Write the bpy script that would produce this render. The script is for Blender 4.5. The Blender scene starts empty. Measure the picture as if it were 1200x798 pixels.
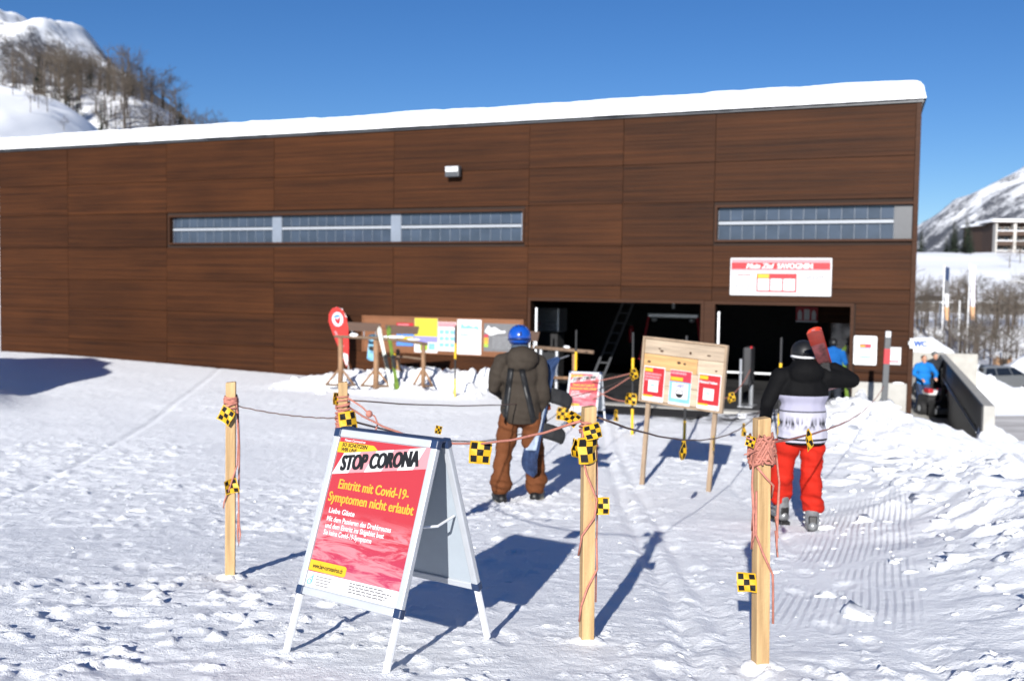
import bpy, bmesh, math, random
import numpy as np
from mathutils import Vector, Matrix, Euler
R = math.radians
random.seed(7)
scene = bpy.context.scene
col = scene.collection

# ---------------------------------------------------------------- camera, sky, sun, exposure
CZ = 2.42
PITCH, ROLL = R(2.95), 0.0145
cam_d = bpy.data.cameras.new('camera')
cam = bpy.data.objects.new('camera', cam_d); col.objects.link(cam)
_f = Vector((0, math.cos(PITCH), -math.sin(PITCH))); _u0 = Vector((0, math.sin(PITCH), math.cos(PITCH))); _r0 = Vector((1, 0, 0))
_r = _r0 * math.cos(ROLL) + _u0 * math.sin(ROLL); _u = _u0 * math.cos(ROLL) - _r0 * math.sin(ROLL)
cam.matrix_world = Matrix(((_r.x, _u.x, -_f.x, 0), (_r.y, _u.y, -_f.y, 0), (_r.z, _u.z, -_f.z, CZ), (0, 0, 0, 1)))
cam_d.sensor_width = 36.0; cam_d.lens = 35.0
cam_d.clip_start = 0.05; cam_d.clip_end = 9000
cam_d.dof.use_dof = True; cam_d.dof.focus_distance = 4.25; cam_d.dof.aperture_fstop = 2.8
scene.camera = cam

SUN_EL, SUN_AZ = R(20.98), R(180 + 13.44)          # azimuth clockwise from +Y
world = bpy.data.worlds.new('World'); scene.world = world; world.use_nodes = True
nt = world.node_tree; nt.nodes.clear()
sky = nt.nodes.new('ShaderNodeTexSky'); sky.sky_type = 'NISHITA'; sky.sun_disc = False
sky.sun_elevation = SUN_EL; sky.sun_rotation = SUN_AZ; sky.altitude = 1500; sky.air_density = 1.0; sky.dust_density = 0.0; sky.ozone_density = 4.0
bg = nt.nodes.new('ShaderNodeBackground'); bg.inputs[1].default_value = 0.0515
wo = nt.nodes.new('ShaderNodeOutputWorld')
hsv = nt.nodes.new('ShaderNodeHueSaturation'); hsv.inputs['Saturation'].default_value = 1.2; hsv.inputs['Hue'].default_value = .509; nt.links.new(sky.outputs[0], hsv.inputs['Color'])     # the picture's deep blue, the whole sky alike
nt.links.new(hsv.outputs[0], bg.inputs[0]); nt.links.new(bg.outputs[0], wo.inputs[0])
sl = bpy.data.lights.new('sun', 'SUN'); sl.energy = 4.6; sl.angle = R(0.53); sl.color = (1.0, 0.97, 0.925)
sun = bpy.data.objects.new('sun', sl); col.objects.link(sun)
_sd = Vector((math.sin(SUN_AZ) * math.cos(SUN_EL), math.cos(SUN_AZ) * math.cos(SUN_EL), math.sin(SUN_EL)))
sun.rotation_euler = (-_sd).to_track_quat('-Z', 'Y').to_euler(); sun.location = (-12, -40, 30)
vs = scene.view_settings; vs.view_transform = 'Standard'; vs.look = 'None'; vs.gamma = 1.0; vs.use_curve_mapping = False
vs.exposure = 0.95
scene.render.engine = 'CYCLES'
scene.cycles.use_denoising = True
scene.cycles.max_bounces = 6; scene.cycles.diffuse_bounces = 3; scene.cycles.glossy_bounces = 3
scene.cycles.transparent_max_bounces = 6; scene.cycles.caustics_reflective = False; scene.cycles.caustics_refractive = False

# ---------------------------------------------------------------- materials
def mat(name, c, rough=0.6, metal=0.0, var=0.12, vscale=(6, 6, 6), bump=0.0, bscale=60.0, spec=0.4, bdist=0.01, detail=4, rand=0.0, tint=None, coat=0.0):
    """Principled with a noise that wanders the colour, an optional bump and an optional change of tone per object."""
    m = bpy.data.materials.new(name); m.use_nodes = True
    n = m.node_tree.nodes; l = m.node_tree.links; b = n['Principled BSDF']
    b.inputs['Roughness'].default_value = rough; b.inputs['Metallic'].default_value = metal
    b.inputs['Specular IOR Level'].default_value = spec; b.inputs['Coat Weight'].default_value = coat
    tc = n.new('ShaderNodeTexCoord'); mp = n.new('ShaderNodeMapping'); l.new(tc.outputs['Object'], mp.inputs[0])
    mp.inputs['Scale'].default_value = vscale if isinstance(vscale, tuple) else (vscale,) * 3
    oi = n.new('ShaderNodeObjectInfo')
    if rand:
        cb = n.new('ShaderNodeVectorMath'); cb.operation = 'SCALE'; cb.inputs['Scale'].default_value = 37.0
        va = n.new('ShaderNodeVectorMath'); va.operation = 'ADD'; l.new(mp.outputs[0], va.inputs[0])
        cx = n.new('ShaderNodeCombineXYZ'); [l.new(oi.outputs['Random'], cx.inputs[i]) for i in range(3)]
        l.new(cx.outputs[0], cb.inputs[0]); l.new(cb.outputs[0], va.inputs[1]); vec = va.outputs[0]
    else: vec = mp.outputs[0]
    nz = n.new('ShaderNodeTexNoise'); nz.inputs['Scale'].default_value = 1.0; nz.inputs['Detail'].default_value = detail; nz.inputs['Roughness'].default_value = .62
    l.new(vec, nz.inputs['Vector'])
    mx = n.new('ShaderNodeMix'); mx.data_type = 'RGBA'
    t = tint or c
    mx.inputs['A'].default_value = tuple(max(0, x * (1 - var)) for x in c) + (1,)
    mx.inputs['B'].default_value = tuple(min(1, x * (1 + var)) for x in t) + (1,)
    rp = n.new('ShaderNodeMapRange'); rp.inputs['From Min'].default_value = .28; rp.inputs['From Max'].default_value = .72
    l.new(nz.outputs['Fac'], rp.inputs['Value']); l.new(rp.outputs[0], mx.inputs['Factor'])
    out = mx.outputs['Result']
    if rand:
        hs = n.new('ShaderNodeHueSaturation'); mr = n.new('ShaderNodeMapRange')
        mr.inputs['To Min'].default_value = 1 - rand; mr.inputs['To Max'].default_value = 1 + rand
        l.new(oi.outputs['Random'], mr.inputs['Value']); l.new(mr.outputs[0], hs.inputs['Value']); l.new(out, hs.inputs['Color']); out = hs.outputs[0]
    l.new(out, b.inputs['Base Color'])
    if bump:
        n2 = n.new('ShaderNodeTexNoise'); n2.inputs['Scale'].default_value = bscale; n2.inputs['Detail'].default_value = 5
        l.new(tc.outputs['Object'], n2.inputs['Vector'])
        bp = n.new('ShaderNodeBump'); bp.inputs['Strength'].default_value = bump; bp.inputs['Distance'].default_value = bdist
        l.new(n2.outputs['Fac'], bp.inputs['Height']); l.new(bp.outputs[0], b.inputs['Normal'])
    return m

def snow_mat(name, ground=False):
    m = bpy.data.materials.new(name); m.use_nodes = True
    n = m.node_tree.nodes; l = m.node_tree.links; b = n['Principled BSDF']
    b.inputs['Base Color'].default_value = (.86, .87, .885, 1); b.inputs['Roughness'].default_value = .55; b.inputs['Specular IOR Level'].default_value = .25
    g = n.new('ShaderNodeNewGeometry'); pos = g.outputs['Position']
    def noise(scale, detail=4, rough=.6, vec=pos):
        t = n.new('ShaderNodeTexNoise'); t.inputs['Scale'].default_value = scale; t.inputs['Detail'].default_value = detail; t.inputs['Roughness'].default_value = rough
        l.new(vec, t.inputs['Vector']); return t.outputs['Fac']
    def math_(op, a, b_=0.5):
        t = n.new('ShaderNodeMath'); t.operation = op
        for i, v in enumerate((a, b_)):
            if isinstance(v, (int, float)): t.inputs[i].default_value = v
            else: l.new(v, t.inputs[i])
        return t.outputs[0]
    def mrange(v, a, b_, c=0., d=1.):
        t = n.new('ShaderNodeMapRange'); t.interpolation_type = 'SMOOTHSTEP'
        for i, q in zip((1, 2, 3, 4), (a, b_, c, d)): t.inputs[i].default_value = q
        l.new(v, t.inputs[0]); return t.outputs[0]
    h = math_('ADD', math_('MULTIPLY', noise(55, 5, .65), .6), math_('MULTIPLY', noise(190, 3), .4))
    if ground:
        h = math_('ADD', h, math_('MULTIPLY', noise(17, 5, .7), 1.3))
        # groomed corduroy lane, its ridges running away along the lane
        sx = n.new('ShaderNodeSeparateXYZ'); l.new(pos, sx.inputs[0])
        px, py = sx.outputs[0], sx.outputs[1]
        wob = math_('MULTIPLY', noise(.5, 1), .10)
        lane = math_('SUBTRACT', math_('MULTIPLY', math_('ADD', px, wob), .933), math_('MULTIPLY', py, .36))
        ph = math_('SINE', math_('MULTIPLY', lane, 2 * math.pi / .046))
        m1 = math_('MULTIPLY', mrange(lane, -.62, -.5), mrange(lane, .16, .28, 1, 0))
        m2 = math_('MULTIPLY', mrange(py, 4.6, 5.4), mrange(py, 9.0, 10.2, 1, 0))
        patch = mrange(noise(1.3, 3), .36, .48)
        mask = math_('MULTIPLY', math_('MULTIPLY', m1, m2), patch)
        h = math_('ADD', h, math_('MULTIPLY', math_('MULTIPLY', ph, mask), .5))
        # dirt trodden in at the hall doors
        dx = math_('SUBTRACT', px, 4.6); dy = math_('SUBTRACT', py, 19.6)
        r2 = math_('ADD', math_('MULTIPLY', math_('MULTIPLY', dx, dx), .22), math_('MULTIPLY', math_('MULTIPLY', dy, dy), .5))
        near = mrange(r2, .15, 1.7, 1, 0)
        dirt = math_('MULTIPLY', near, mrange(noise(2.1, 6, .75), .40, .56))
        mx = n.new('ShaderNodeMix'); mx.data_type = 'RGBA'; l.new(dirt, mx.inputs['Factor'])
        mx.inputs['A'].default_value = (.86, .87, .885, 1); mx.inputs['B'].default_value = (.045, .045, .048, 1)
        l.new(mx.outputs['Result'], b.inputs['Base Color'])
    bp = n.new('ShaderNodeBump'); bp.inputs['Strength'].default_value = .7; bp.inputs['Distance'].default_value = .016
    l.new(h, bp.inputs['Height']); l.new(bp.outputs[0], b.inputs['Normal'])
    return m

def wood_wall_mat(name, c1, c2, rough=.5):
    """stained horizontal boards: streaks along x, board joints every 8 cm, a tone of its own on each panel"""
    m = bpy.data.materials.new(name); m.use_nodes = True
    n = m.node_tree.nodes; l = m.node_tree.links; b = n['Principled BSDF']
    tc = n.new('ShaderNodeTexCoord'); oi = n.new('ShaderNodeObjectInfo')
    cx = n.new('ShaderNodeCombineXYZ')
    ml = n.new('ShaderNodeMath'); ml.operation = 'MULTIPLY'; ml.inputs[1].default_value = 53.; l.new(oi.outputs['Random'], ml.inputs[0])
    [l.new(ml.outputs[0], cx.inputs[i]) for i in (0, 2)]
    va = n.new('ShaderNodeVectorMath'); va.operation = 'ADD'; l.new(tc.outputs['Object'], va.inputs[0]); l.new(cx.outputs[0], va.inputs[1])
    def stretch(s, d, r):
        mp = n.new('ShaderNodeMapping'); mp.inputs['Scale'].default_value = s; l.new(va.outputs[0], mp.inputs[0])
        t = n.new('ShaderNodeTexNoise'); t.inputs['Scale'].default_value = 1; t.inputs['Detail'].default_value = d; t.inputs['Roughness'].default_value = r
        l.new(mp.outputs[0], t.inputs['Vector']); return t.outputs['Fac']
    a = stretch((.16, 1, 13), 5, .72); f = stretch((.9, 2, 85), 4, .75); blot = stretch((.4, 1, .7), 3, .5)
    ad = n.new('ShaderNodeMath'); ad.operation = 'MULTIPLY_ADD'; l.new(f, ad.inputs[0]); ad.inputs[1].default_value = .45; l.new(a, ad.inputs[2])
    ad2 = n.new('ShaderNodeMath'); ad2.operation = 'MULTIPLY_ADD'; l.new(blot, ad2.inputs[0]); ad2.inputs[1].default_value = .35; l.new(ad.outputs[0], ad2.inputs[2])
    rp = n.new('ShaderNodeMapRange'); rp.inputs[1].default_value = .66; rp.inputs[2].default_value = 1.2; l.new(ad2.outputs[0], rp.inputs[0])
    mx = n.new('ShaderNodeMix'); mx.data_type = 'RGBA'; mx.inputs['A'].default_value = c1 + (1,); mx.inputs['B'].default_value = c2 + (1,)
    l.new(rp.outputs[0], mx.inputs['Factor'])
    hs = n.new('ShaderNodeHueSaturation'); mr = n.new('ShaderNodeMapRange'); mr.inputs[3].default_value = .86; mr.inputs[4].default_value = 1.16
    l.new(oi.outputs['Random'], mr.inputs[0]); l.new(mr.outputs[0], hs.inputs['Value']); l.new(mx.outputs['Result'], hs.inputs['Color'])
    l.new(hs.outputs[0], b.inputs['Base Color'])
    b.inputs['Roughness'].default_value = rough; b.inputs['Specular IOR Level'].default_value = .12
    sx = n.new('ShaderNodeSeparateXYZ'); l.new(tc.outputs['Object'], sx.inputs[0])
    w = n.new('ShaderNodeMath'); w.operation = 'PINGPONG'; w.inputs[1].default_value = .045; l.new(sx.outputs[2], w.inputs[0])
    w2 = n.new('ShaderNodeMath'); w2.operation = 'LESS_THAN'; w2.inputs[1].default_value = .006; l.new(w.outputs[0], w2.inputs[0])
    hh = n.new('ShaderNodeMath'); hh.operation = 'MULTIPLY_ADD'; l.new(w2.outputs[0], hh.inputs[0]); hh.inputs[1].default_value = -1.; l.new(f, hh.inputs[2])
    bp = n.new('ShaderNodeBump'); bp.inputs['Strength'].default_value = .5; bp.inputs['Distance'].default_value = .008
    l.new(hh.outputs[0], bp.inputs['Height']); l.new(bp.outputs[0], b.inputs['Normal'])
    return m

def mountain_mat(name, rock, z0, z1, s=.01, bias=.5):
    """snow on the upper slopes, rock bands and bare forest lower down, by height and noise"""
    m = bpy.data.materials.new(name); m.use_nodes = True
    n = m.node_tree.nodes; l = m.node_tree.links; b = n['Principled BSDF']; b.inputs['Roughness'].default_value = .8; b.inputs['Specular IOR Level'].default_value = .1
    g = n.new('ShaderNodeNewGeometry'); sx = n.new('ShaderNodeSeparateXYZ'); l.new(g.outputs['Position'], sx.inputs[0])
    zr = n.new('ShaderNodeMapRange'); zr.inputs[1].default_value = z0; zr.inputs[2].default_value = z1; l.new(sx.outputs[2], zr.inputs[0])
    def noise(sc, d, r):
        t = n.new('ShaderNodeTexNoise'); t.inputs['Scale'].default_value = sc; t.inputs['Detail'].default_value = d; t.inputs['Roughness'].default_value = r
        l.new(g.outputs['Position'], t.inputs['Vector']); return t.outputs['Fac']
    a = noise(s, 8, .68); f = noise(s * 9, 4, .7)
    def mth(op, p, q):
        t = n.new('ShaderNodeMath'); t.operation = op
        for i, v in enumerate((p, q)):
            if isinstance(v, (int, float)): t.inputs[i].default_value = v
            else: l.new(v, t.inputs[i])
        return t.outputs[0]
    v = mth('ADD', mth('ADD', a, mth('MULTIPLY', f, .5)), mth('MULTIPLY', zr.outputs[0], .32))
    rp = n.new('ShaderNodeMapRange'); rp.inputs[1].default_value = bias + .28; rp.inputs[2].default_value = bias + .48; l.new(v, rp.inputs[0])
    mx = n.new('ShaderNodeMix'); mx.data_type = 'RGBA'; mx.inputs['A'].default_value = rock + (1,); mx.inputs['B'].default_value = (.82, .83, .85, 1)
    l.new(rp.outputs[0], mx.inputs['Factor']); l.new(mx.outputs['Result'], b.inputs['Base Color'])
    return m

M = {}
M['snow_ground'] = snow_mat('snow_ground', True)
M['snow'] = snow_mat('snow')
M['wall_wood'] = wood_wall_mat('stained_wall_boards', (.0115, .0037, .0012), (.062, .0205, .0056), .62)
M['trim_wood'] = mat('stained_trim', (.038, .0155, .0075), .6, var=.25, vscale=(1, 1, 20), spec=.12)
M['core'] = mat('dark_sheathing', (.018, .0085, .005), .9)
M['concrete'] = mat('concrete', (.33, .32, .295), .85, var=.14, vscale=3, bump=.25, bscale=30)
M['concrete_dark'] = mat('dark_panel', (.022, .022, .024), .55, var=.2, vscale=(3, 3, 1.5))
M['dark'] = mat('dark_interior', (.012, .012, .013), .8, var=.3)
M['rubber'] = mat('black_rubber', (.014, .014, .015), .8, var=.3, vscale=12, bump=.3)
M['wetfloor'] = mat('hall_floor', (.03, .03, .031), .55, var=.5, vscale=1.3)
M['glass_blue'] = mat('profiled_glass', (.033, .044, .066), .16, var=.22, vscale=(1.3, 1, 2.5), spec=.8, rand=.1)
M['glass_dark'] = mat('dark_glass', (.01, .012, .015), .06, spec=.9)
M['white_bar'] = mat('white_painted_bar', (.25, .27, .30), .5, var=.05)
M['pale_panel'] = mat('pale_grey_panel', (.15, .175, .215), .45, var=.08)
M['grey_panel'] = mat('grey_panel', (.06, .063, .07), .4, var=.1)
M['metal'] = mat('galvanised_steel', (.34, .35, .36), .4, .7, var=.12, vscale=9)
M['alu'] = mat('aluminium', (.5, .51, .53), .33, .75, var=.05, vscale=20)
M['white_paint'] = mat('white_enamel', (.72, .73, .74), .4, var=.04)
M['paper'] = mat('white_print', (.52, .52, .525), .55, var=.03)
M['red'] = mat('red_print', (.33, .012, .018), .5, var=.05)
M['pinkred'] = mat('pink_red_print', (.34, .025, .045), .45, var=.08)
M['pink'] = mat('pale_pink_print', (.46, .19, .21), .5, var=.06)
M['lemon'] = mat('lemon_print', (.42, .36, .03), .5, var=.05); M['glazing'] = mat('glazing_bar', (.13, .15, .18), .4)
M['board_dark'] = mat('dark_stained_board', (.05, .02, .008), .6, var=.3, vscale=(2, 2, 20))
M['yellow'] = mat('yellow_print', (.50, .31, .014), .5, var=.05)
M['orange'] = mat('orange_print', (.62, .24, .02), .5, var=.05)
M['black'] = mat('black_print', (.007, .007, .008), .5, var=.1)
M['grey_print'] = mat('grey_print', (.11, .11, .115), .6, var=.1)
M['blue_print'] = mat('blue_print', (.06, .17, .46), .5, var=.08)
M['lightblue'] = mat('light_blue_print', (.15, .33, .46), .5, var=.1)
M['violet'] = mat('violet_print', (.19, .18, .46), .5, var=.08)
M['green'] = mat('green_print', (.24, .38, .03), .5, var=.1)
M['steelblue'] = mat('navy_corner', (.015, .03, .075), .4)
M['pine'] = mat('planed_pine', (.33, .205, .088), .6, var=.34, vscale=(34, 34, 1.8), bump=.2, bscale=90, tint=(.38, .25, .12), rand=.08)
M['larch'] = mat('weathered_board', (.35, .275, .20), .7, var=.25, vscale=(2.5, 9, 26), bump=.25, bscale=60, rand=.12)
M['larch_warm'] = mat('golden_board', (.40, .24, .10), .7, var=.25, vscale=(2.5, 9, 26), bump=.25, bscale=60)
M['larch_frame'] = mat('grey_frame_wood', (.25, .18, .12), .7, var=.25, vscale=(12, 12, 5), bump=.2)
M['log'] = mat('peeled_log', (.21, .12, .065), .75, var=.35, vscale=(14, 14, 3), bump=.4, bscale=40, rand=.1)
M['log_dark'] = mat('weathered_log', (.13, .085, .055), .8, var=.4, vscale=(6, 14, 14), bump=.5, bscale=35)
M['board_orange'] = mat('orange_stained_board', (.15, .058, .022), .6, var=.2, vscale=(2, 2, 25))
M['rope'] = mat('salmon_rope', (.36, .14, .105), .8, var=.25, vscale=60, bump=.5, bscale=300, bdist=.003)
M['rope_dark'] = mat('dark_rope', (.12, .07, .055), .8, var=.25, vscale=60)
M['flag_yellow'] = mat('yellow_flag_plastic', (.48, .275, .005), .55, var=.08, vscale=20)
M['flag_black'] = mat('black_flag_square', (.007, .007, .008), .65, spec=.15)
M['stake_yellow'] = mat('yellow_stake', (.60, .36, .01), .5, var=.06)
M['stake_black'] = mat('black_stake', (.012, .012, .013), .5)

# ---------------------------------------------------------------- mesh helpers
class MB:
    def __init__(s): s.v = []; s.f = []; s.mi = []
    def add(s, vs, fs, mi=0):
        o = len(s.v); s.v += [tuple(p) for p in vs]; s.f += [tuple(i + o for i in q) for q in fs]; s.mi += [mi] * len(fs); return s
    def box(s, x0, x1, y0, y1, z0, z1, mi=0, T=None):
        p = [Vector(q) for q in ((x0, y0, z0), (x1, y0, z0), (x1, y1, z0), (x0, y1, z0), (x0, y0, z1), (x1, y0, z1), (x1, y1, z1), (x0, y1, z1))]
        if T is not None: p = [T @ q for q in p]
        return s.add(p, [(0, 3, 2, 1), (4, 5, 6, 7), (0, 1, 5, 4), (1, 2, 6, 5), (2, 3, 7, 6), (3, 0, 4, 7)], mi)
    def bevbox(s, x0, x1, y0, y1, z0, z1, b, mi=0, T=None):
        """box with all edges chamfered by b"""
        bm = bmesh.new(); bmesh.ops.create_cube(bm, size=1)
        for v in bm.verts: v.co = ((x0 + x1) / 2 + v.co.x * (x1 - x0), (y0 + y1) / 2 + v.co.y * (y1 - y0), (z0 + z1) / 2 + v.co.z * (z1 - z0))
        bmesh.ops.bevel(bm, geom=list(bm.edges), offset=b, segments=2, affect='EDGES', profile=.5)
        bm.verts.index_update()
        vs = [T @ v.co if T is not None else v.co.copy() for v in bm.verts]; fs = [[v.index for v in f.verts] for f in bm.faces]
        bm.free(); return s.add(vs, fs, mi)
    def tube(s, pts, rad, n=8, cap=True, mi=0, flat=1.0):
        pts = [Vector(p) for p in pts]
        if isinstance(rad, (int, float)): rad = [rad] * len(pts)
        o = len(s.v); up = None
        for i, p in enumerate(pts):
            d = (pts[min(i + 1, len(pts) - 1)] - pts[max(i - 1, 0)])
            if d.length < 1e-9: d = Vector((0, 0, 1))
            d.normalize()
            if up is None:
                up = Vector((0, 0, 1)) if abs(d.z) < .9 else Vector((1, 0, 0))
            a = d.cross(up)
            if a.length < 1e-4: a = d.orthogonal()
            a.normalize(); b = a.cross(d).normalized(); up = b
            for k in range(n):
                t = 2 * math.pi * k / n
                s.v.append(tuple(p + (a * math.cos(t) + b * math.sin(t) * flat) * rad[i]))
        for i in range(len(pts) - 1):
            for k in range(n):
                k2 = (k + 1) % n
                s.f.append((o + i * n + k, o + i * n + k2, o + (i + 1) * n + k2, o + (i + 1) * n + k)); s.mi.append(mi)
        if cap:
            s.f.append(tuple(o + k for k in range(n - 1, -1, -1))); s.mi.append(mi)
            e = o + (len(pts) - 1) * n; s.f.append(tuple(e + k for k in range(n))); s.mi.append(mi)
        return s
    def prism(s, poly, y0, y1, mi=0, T=None, mi_side=None):
        """polygon in x,z pushed from y0 (front) to y1 (back)"""
        n = len(poly); p = [Vector((x, y0, z)) for x, z in poly] + [Vector((x, y1, z)) for x, z in poly]
        if T is not None: p = [T @ q for q in p]
        s.add(p, [tuple(range(n)), tuple(range(2 * n - 1, n - 1, -1))], mi)
        o = len(s.v) - 2 * n
        for k in range(n):
            k2 = (k + 1) % n; s.f.append((o + k, o + n + k, o + n + k2, o + k2)); s.mi.append(mi if mi_side is None else mi_side)
        return s
    def ell(s, c, r, seg=14, rings=9, rot=None, mi=0):
        c = Vector(c); r = (r, r, r) if isinstance(r, (int, float)) else r; vs = []; fs = []
        m = rot if rot is not None else Matrix.Identity(3)
        vs.append(c + m @ Vector((0, 0, r[2])))
        for i in range(1, rings):
            t = math.pi * i / rings
            for k in range(seg):
                a = 2 * math.pi * k / seg
                vs.append(c + m @ Vector((r[0] * math.sin(t) * math.cos(a), r[1] * math.sin(t) * math.sin(a), r[2] * math.cos(t))))
        vs.append(c + m @ Vector((0, 0, -r[2])))
        for k in range(seg): fs.append((0, 1 + k, 1 + (k + 1) % seg))
        for i in range(rings - 2):
            for k in range(seg):
                a = 1 + i * seg + k; b = 1 + i * seg + (k + 1) % seg
                fs.append((a, a + seg, b + seg, b))
        e = len(vs) - 1; o = 1 + (rings - 2) * seg
        for k in range(seg): fs.append((e, o + (k + 1) % seg, o + k))
        return s.add(vs, fs, mi)
    def cap(s, p0, r0, p1, r1, seg=12):
        """tapered capsule"""
        p0, p1 = Vector(p0), Vector(p1); n = 6
        d = (p1 - p0); L = d.length
        if L < 1e-6: return s.ell(p0, r0)
        d /= L; pts = []; rad = []
        for i in range(n + 1):
            t = math.pi / 2 * (1 - i / n); pts.append(p0 - d * r0 * math.sin(t)); rad.append(max(1e-4, r0 * math.cos(t)))
        for i in range(n + 1):
            t = math.pi / 2 * i / n; pts.append(p1 + d * r1 * math.sin(t)); rad.append(max(1e-4, r1 * math.cos(t)))
        return s.tube(pts, rad, seg)
    def mesh(s, name, mats=None):
        me = bpy.data.meshes.new(name); me.from_pydata(s.v, [], s.f)
        for m_ in (mats or []): me.materials.append(m_)
        if any(s.mi): me.polygons.foreach_set('material_index', s.mi)
        me.update(); return me
    def build(s, name, mats, parent=None, loc=None, rot=None, smooth=False, fix=True):
        if not isinstance(mats, (list, tuple)): mats = [mats]
        me = s.mesh(name, mats)
        if fix:
            bm = bmesh.new(); bm.from_mesh(me); bmesh.ops.recalc_face_normals(bm, faces=list(bm.faces)); bm.to_mesh(me); bm.free()
        if smooth: me.polygons.foreach_set('use_smooth', [True] * len(me.polygons))
        return link(name, me, parent, loc, rot)

def link(name, me, parent=None, loc=None, rot=None):
    o = bpy.data.objects.new(name, me); col.objects.link(o)
    if parent is not None: o.parent = parent
    if loc is not None: o.location = loc
    if rot is not None: o.rotation_euler = rot
    return o
def autosmooth(o, ang=35):
    bm = bmesh.new(); bm.from_mesh(o.data)
    for f in bm.faces: f.smooth = True
    for e in bm.edges:
        if len(e.link_faces) == 2 and e.calc_face_angle(0) > R(ang): e.smooth = False
    bm.to_mesh(o.data); bm.free(); return o
def tag(o, label=None, cat=None, group=None, kind=None):
    if label: o['label'] = label
    if cat: o['category'] = cat
    if group: o['group'] = group
    if kind: o['kind'] = kind
    return o
def thing(name, label, cat, loc=(0, 0, 0), rz=0, group=None, rot=None):
    o = bpy.data.objects.new(name, None); col.objects.link(o); o.empty_display_size = .1
    o.location = loc; o.rotation_euler = rot if rot is not None else (0, 0, rz)
    return tag(o, label, cat, group)
def copy_tree(o, parent=None):
    c = o.copy(); col.objects.link(c); c.parent = parent
    for ch in [x for x in o.children]: copy_tree(ch, c)
    return c
def text(s, size, m, parent, loc, bold=0.0, shear=0.0, align='LEFT', name='lettering', width=None, rot=(R(90), 0, 0), space=1.0, line=1.0, depth=0.0, dup=0.0):
    cu = bpy.data.curves.new(name, 'FONT'); cu.body = s; cu.size = size; cu.offset = bold; cu.shear = shear; cu.align_x = align
    cu.space_character = space; cu.space_line = line; cu.resolution_u = 3; cu.fill_mode = 'FRONT' if depth == 0 else 'BOTH'; cu.extrude = depth
    o = bpy.data.objects.new(name, cu); col.objects.link(o)
    dg = bpy.context.evaluated_depsgraph_get(); dg.update()
    me = bpy.data.meshes.new_from_object(o.evaluated_get(dg)); me.name = name
    bpy.data.objects.remove(o); bpy.data.curves.remove(cu)
    if width:
        n = len(me.vertices); a = np.empty(n * 3); me.vertices.foreach_get('co', a); a = a.reshape(-1, 3)
        w = a[:, 0].max() - a[:, 0].min()
        if w > 0: a[:, 0] *= width / w
        me.vertices.foreach_set('co', a.ravel())
    if dup:                                                    # heavy type: the face set three times, a hair apart
        vs_ = [v.co.copy() for v in me.vertices]; fs_ = [list(p.vertices) for p in me.polygons]; n = len(vs_); V_, F_ = [], []
        for k, dx in enumerate((-dup, 0, dup)):
            V_ += [(v.x + dx, v.y, v.z + .0003 * k) for v in vs_]; F_ += [[i + n * k for i in f] for f in fs_]
        bpy.data.meshes.remove(me); me = bpy.data.meshes.new(name); me.from_pydata(V_, [], F_)
    me.materials.clear(); me.materials.append(m)
    q = link(name, me, parent, loc, rot); return q
def rects(parent, lst, y, name='print', thick=.0012):
    """flat print: coloured fields (x0, z0, x1, z1, material) a hair proud of the face at y; one object for each field"""
    for k, (x0, z0, x1, z1, m) in enumerate(lst):
        MB().box(x0, x1, y - thick, y, z0, z1).build(name, m, parent)
def lines_print(parent, x0, x1, z1, n, dz, h, m, y, name='print_line', seed=0):
    """rows of print too small to read: short strokes"""
    rnd = random.Random(seed)
    for i in range(n):
        mb = MB(); x = x0; z = z1 - i * dz; end = x1 - (x1 - x0) * rnd.random() * .25
        while x < end:
            w = min((x1 - x0) * rnd.uniform(.04, .12), end - x); mb.box(x, x + w, y - .001, y, z - h, z); x += w + (x1 - x0) * .022
        mb.build(name, m, parent)

# numpy value noise
_tab = np.random.RandomState(3).rand(512, 512)
def vn(x, y, seed=0):
    x = np.asarray(x, float) + seed * 17.31; y = np.asarray(y, float) + seed * 9.77
    xi = np.floor(x).astype(int); yi = np.floor(y).astype(int); fx = x - xi; fy = y - yi
    fx = fx * fx * (3 - 2 * fx); fy = fy * fy * (3 - 2 * fy)
    a = _tab[xi & 511, yi & 511]; b = _tab[(xi + 1) & 511, yi & 511]; c = _tab[xi & 511, (yi + 1) & 511]; d = _tab[(xi + 1) & 511, (yi + 1) & 511]
    return (a + (b - a) * fx) * (1 - fy) + (c + (d - c) * fx) * fy - .5
def fbm(x, y, oct=4, seed=0, gain=.5, lac=2.03):
    s = 0; a = 1.
    for k in range(oct): s = s + a * vn(x, y, seed + k); x = x * lac; y = y * lac; a *= gain
    return s
def sst(v, a, b): t = np.clip((v - a) / (b - a), 0, 1); return t * t * (3 - 2 * t)

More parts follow.
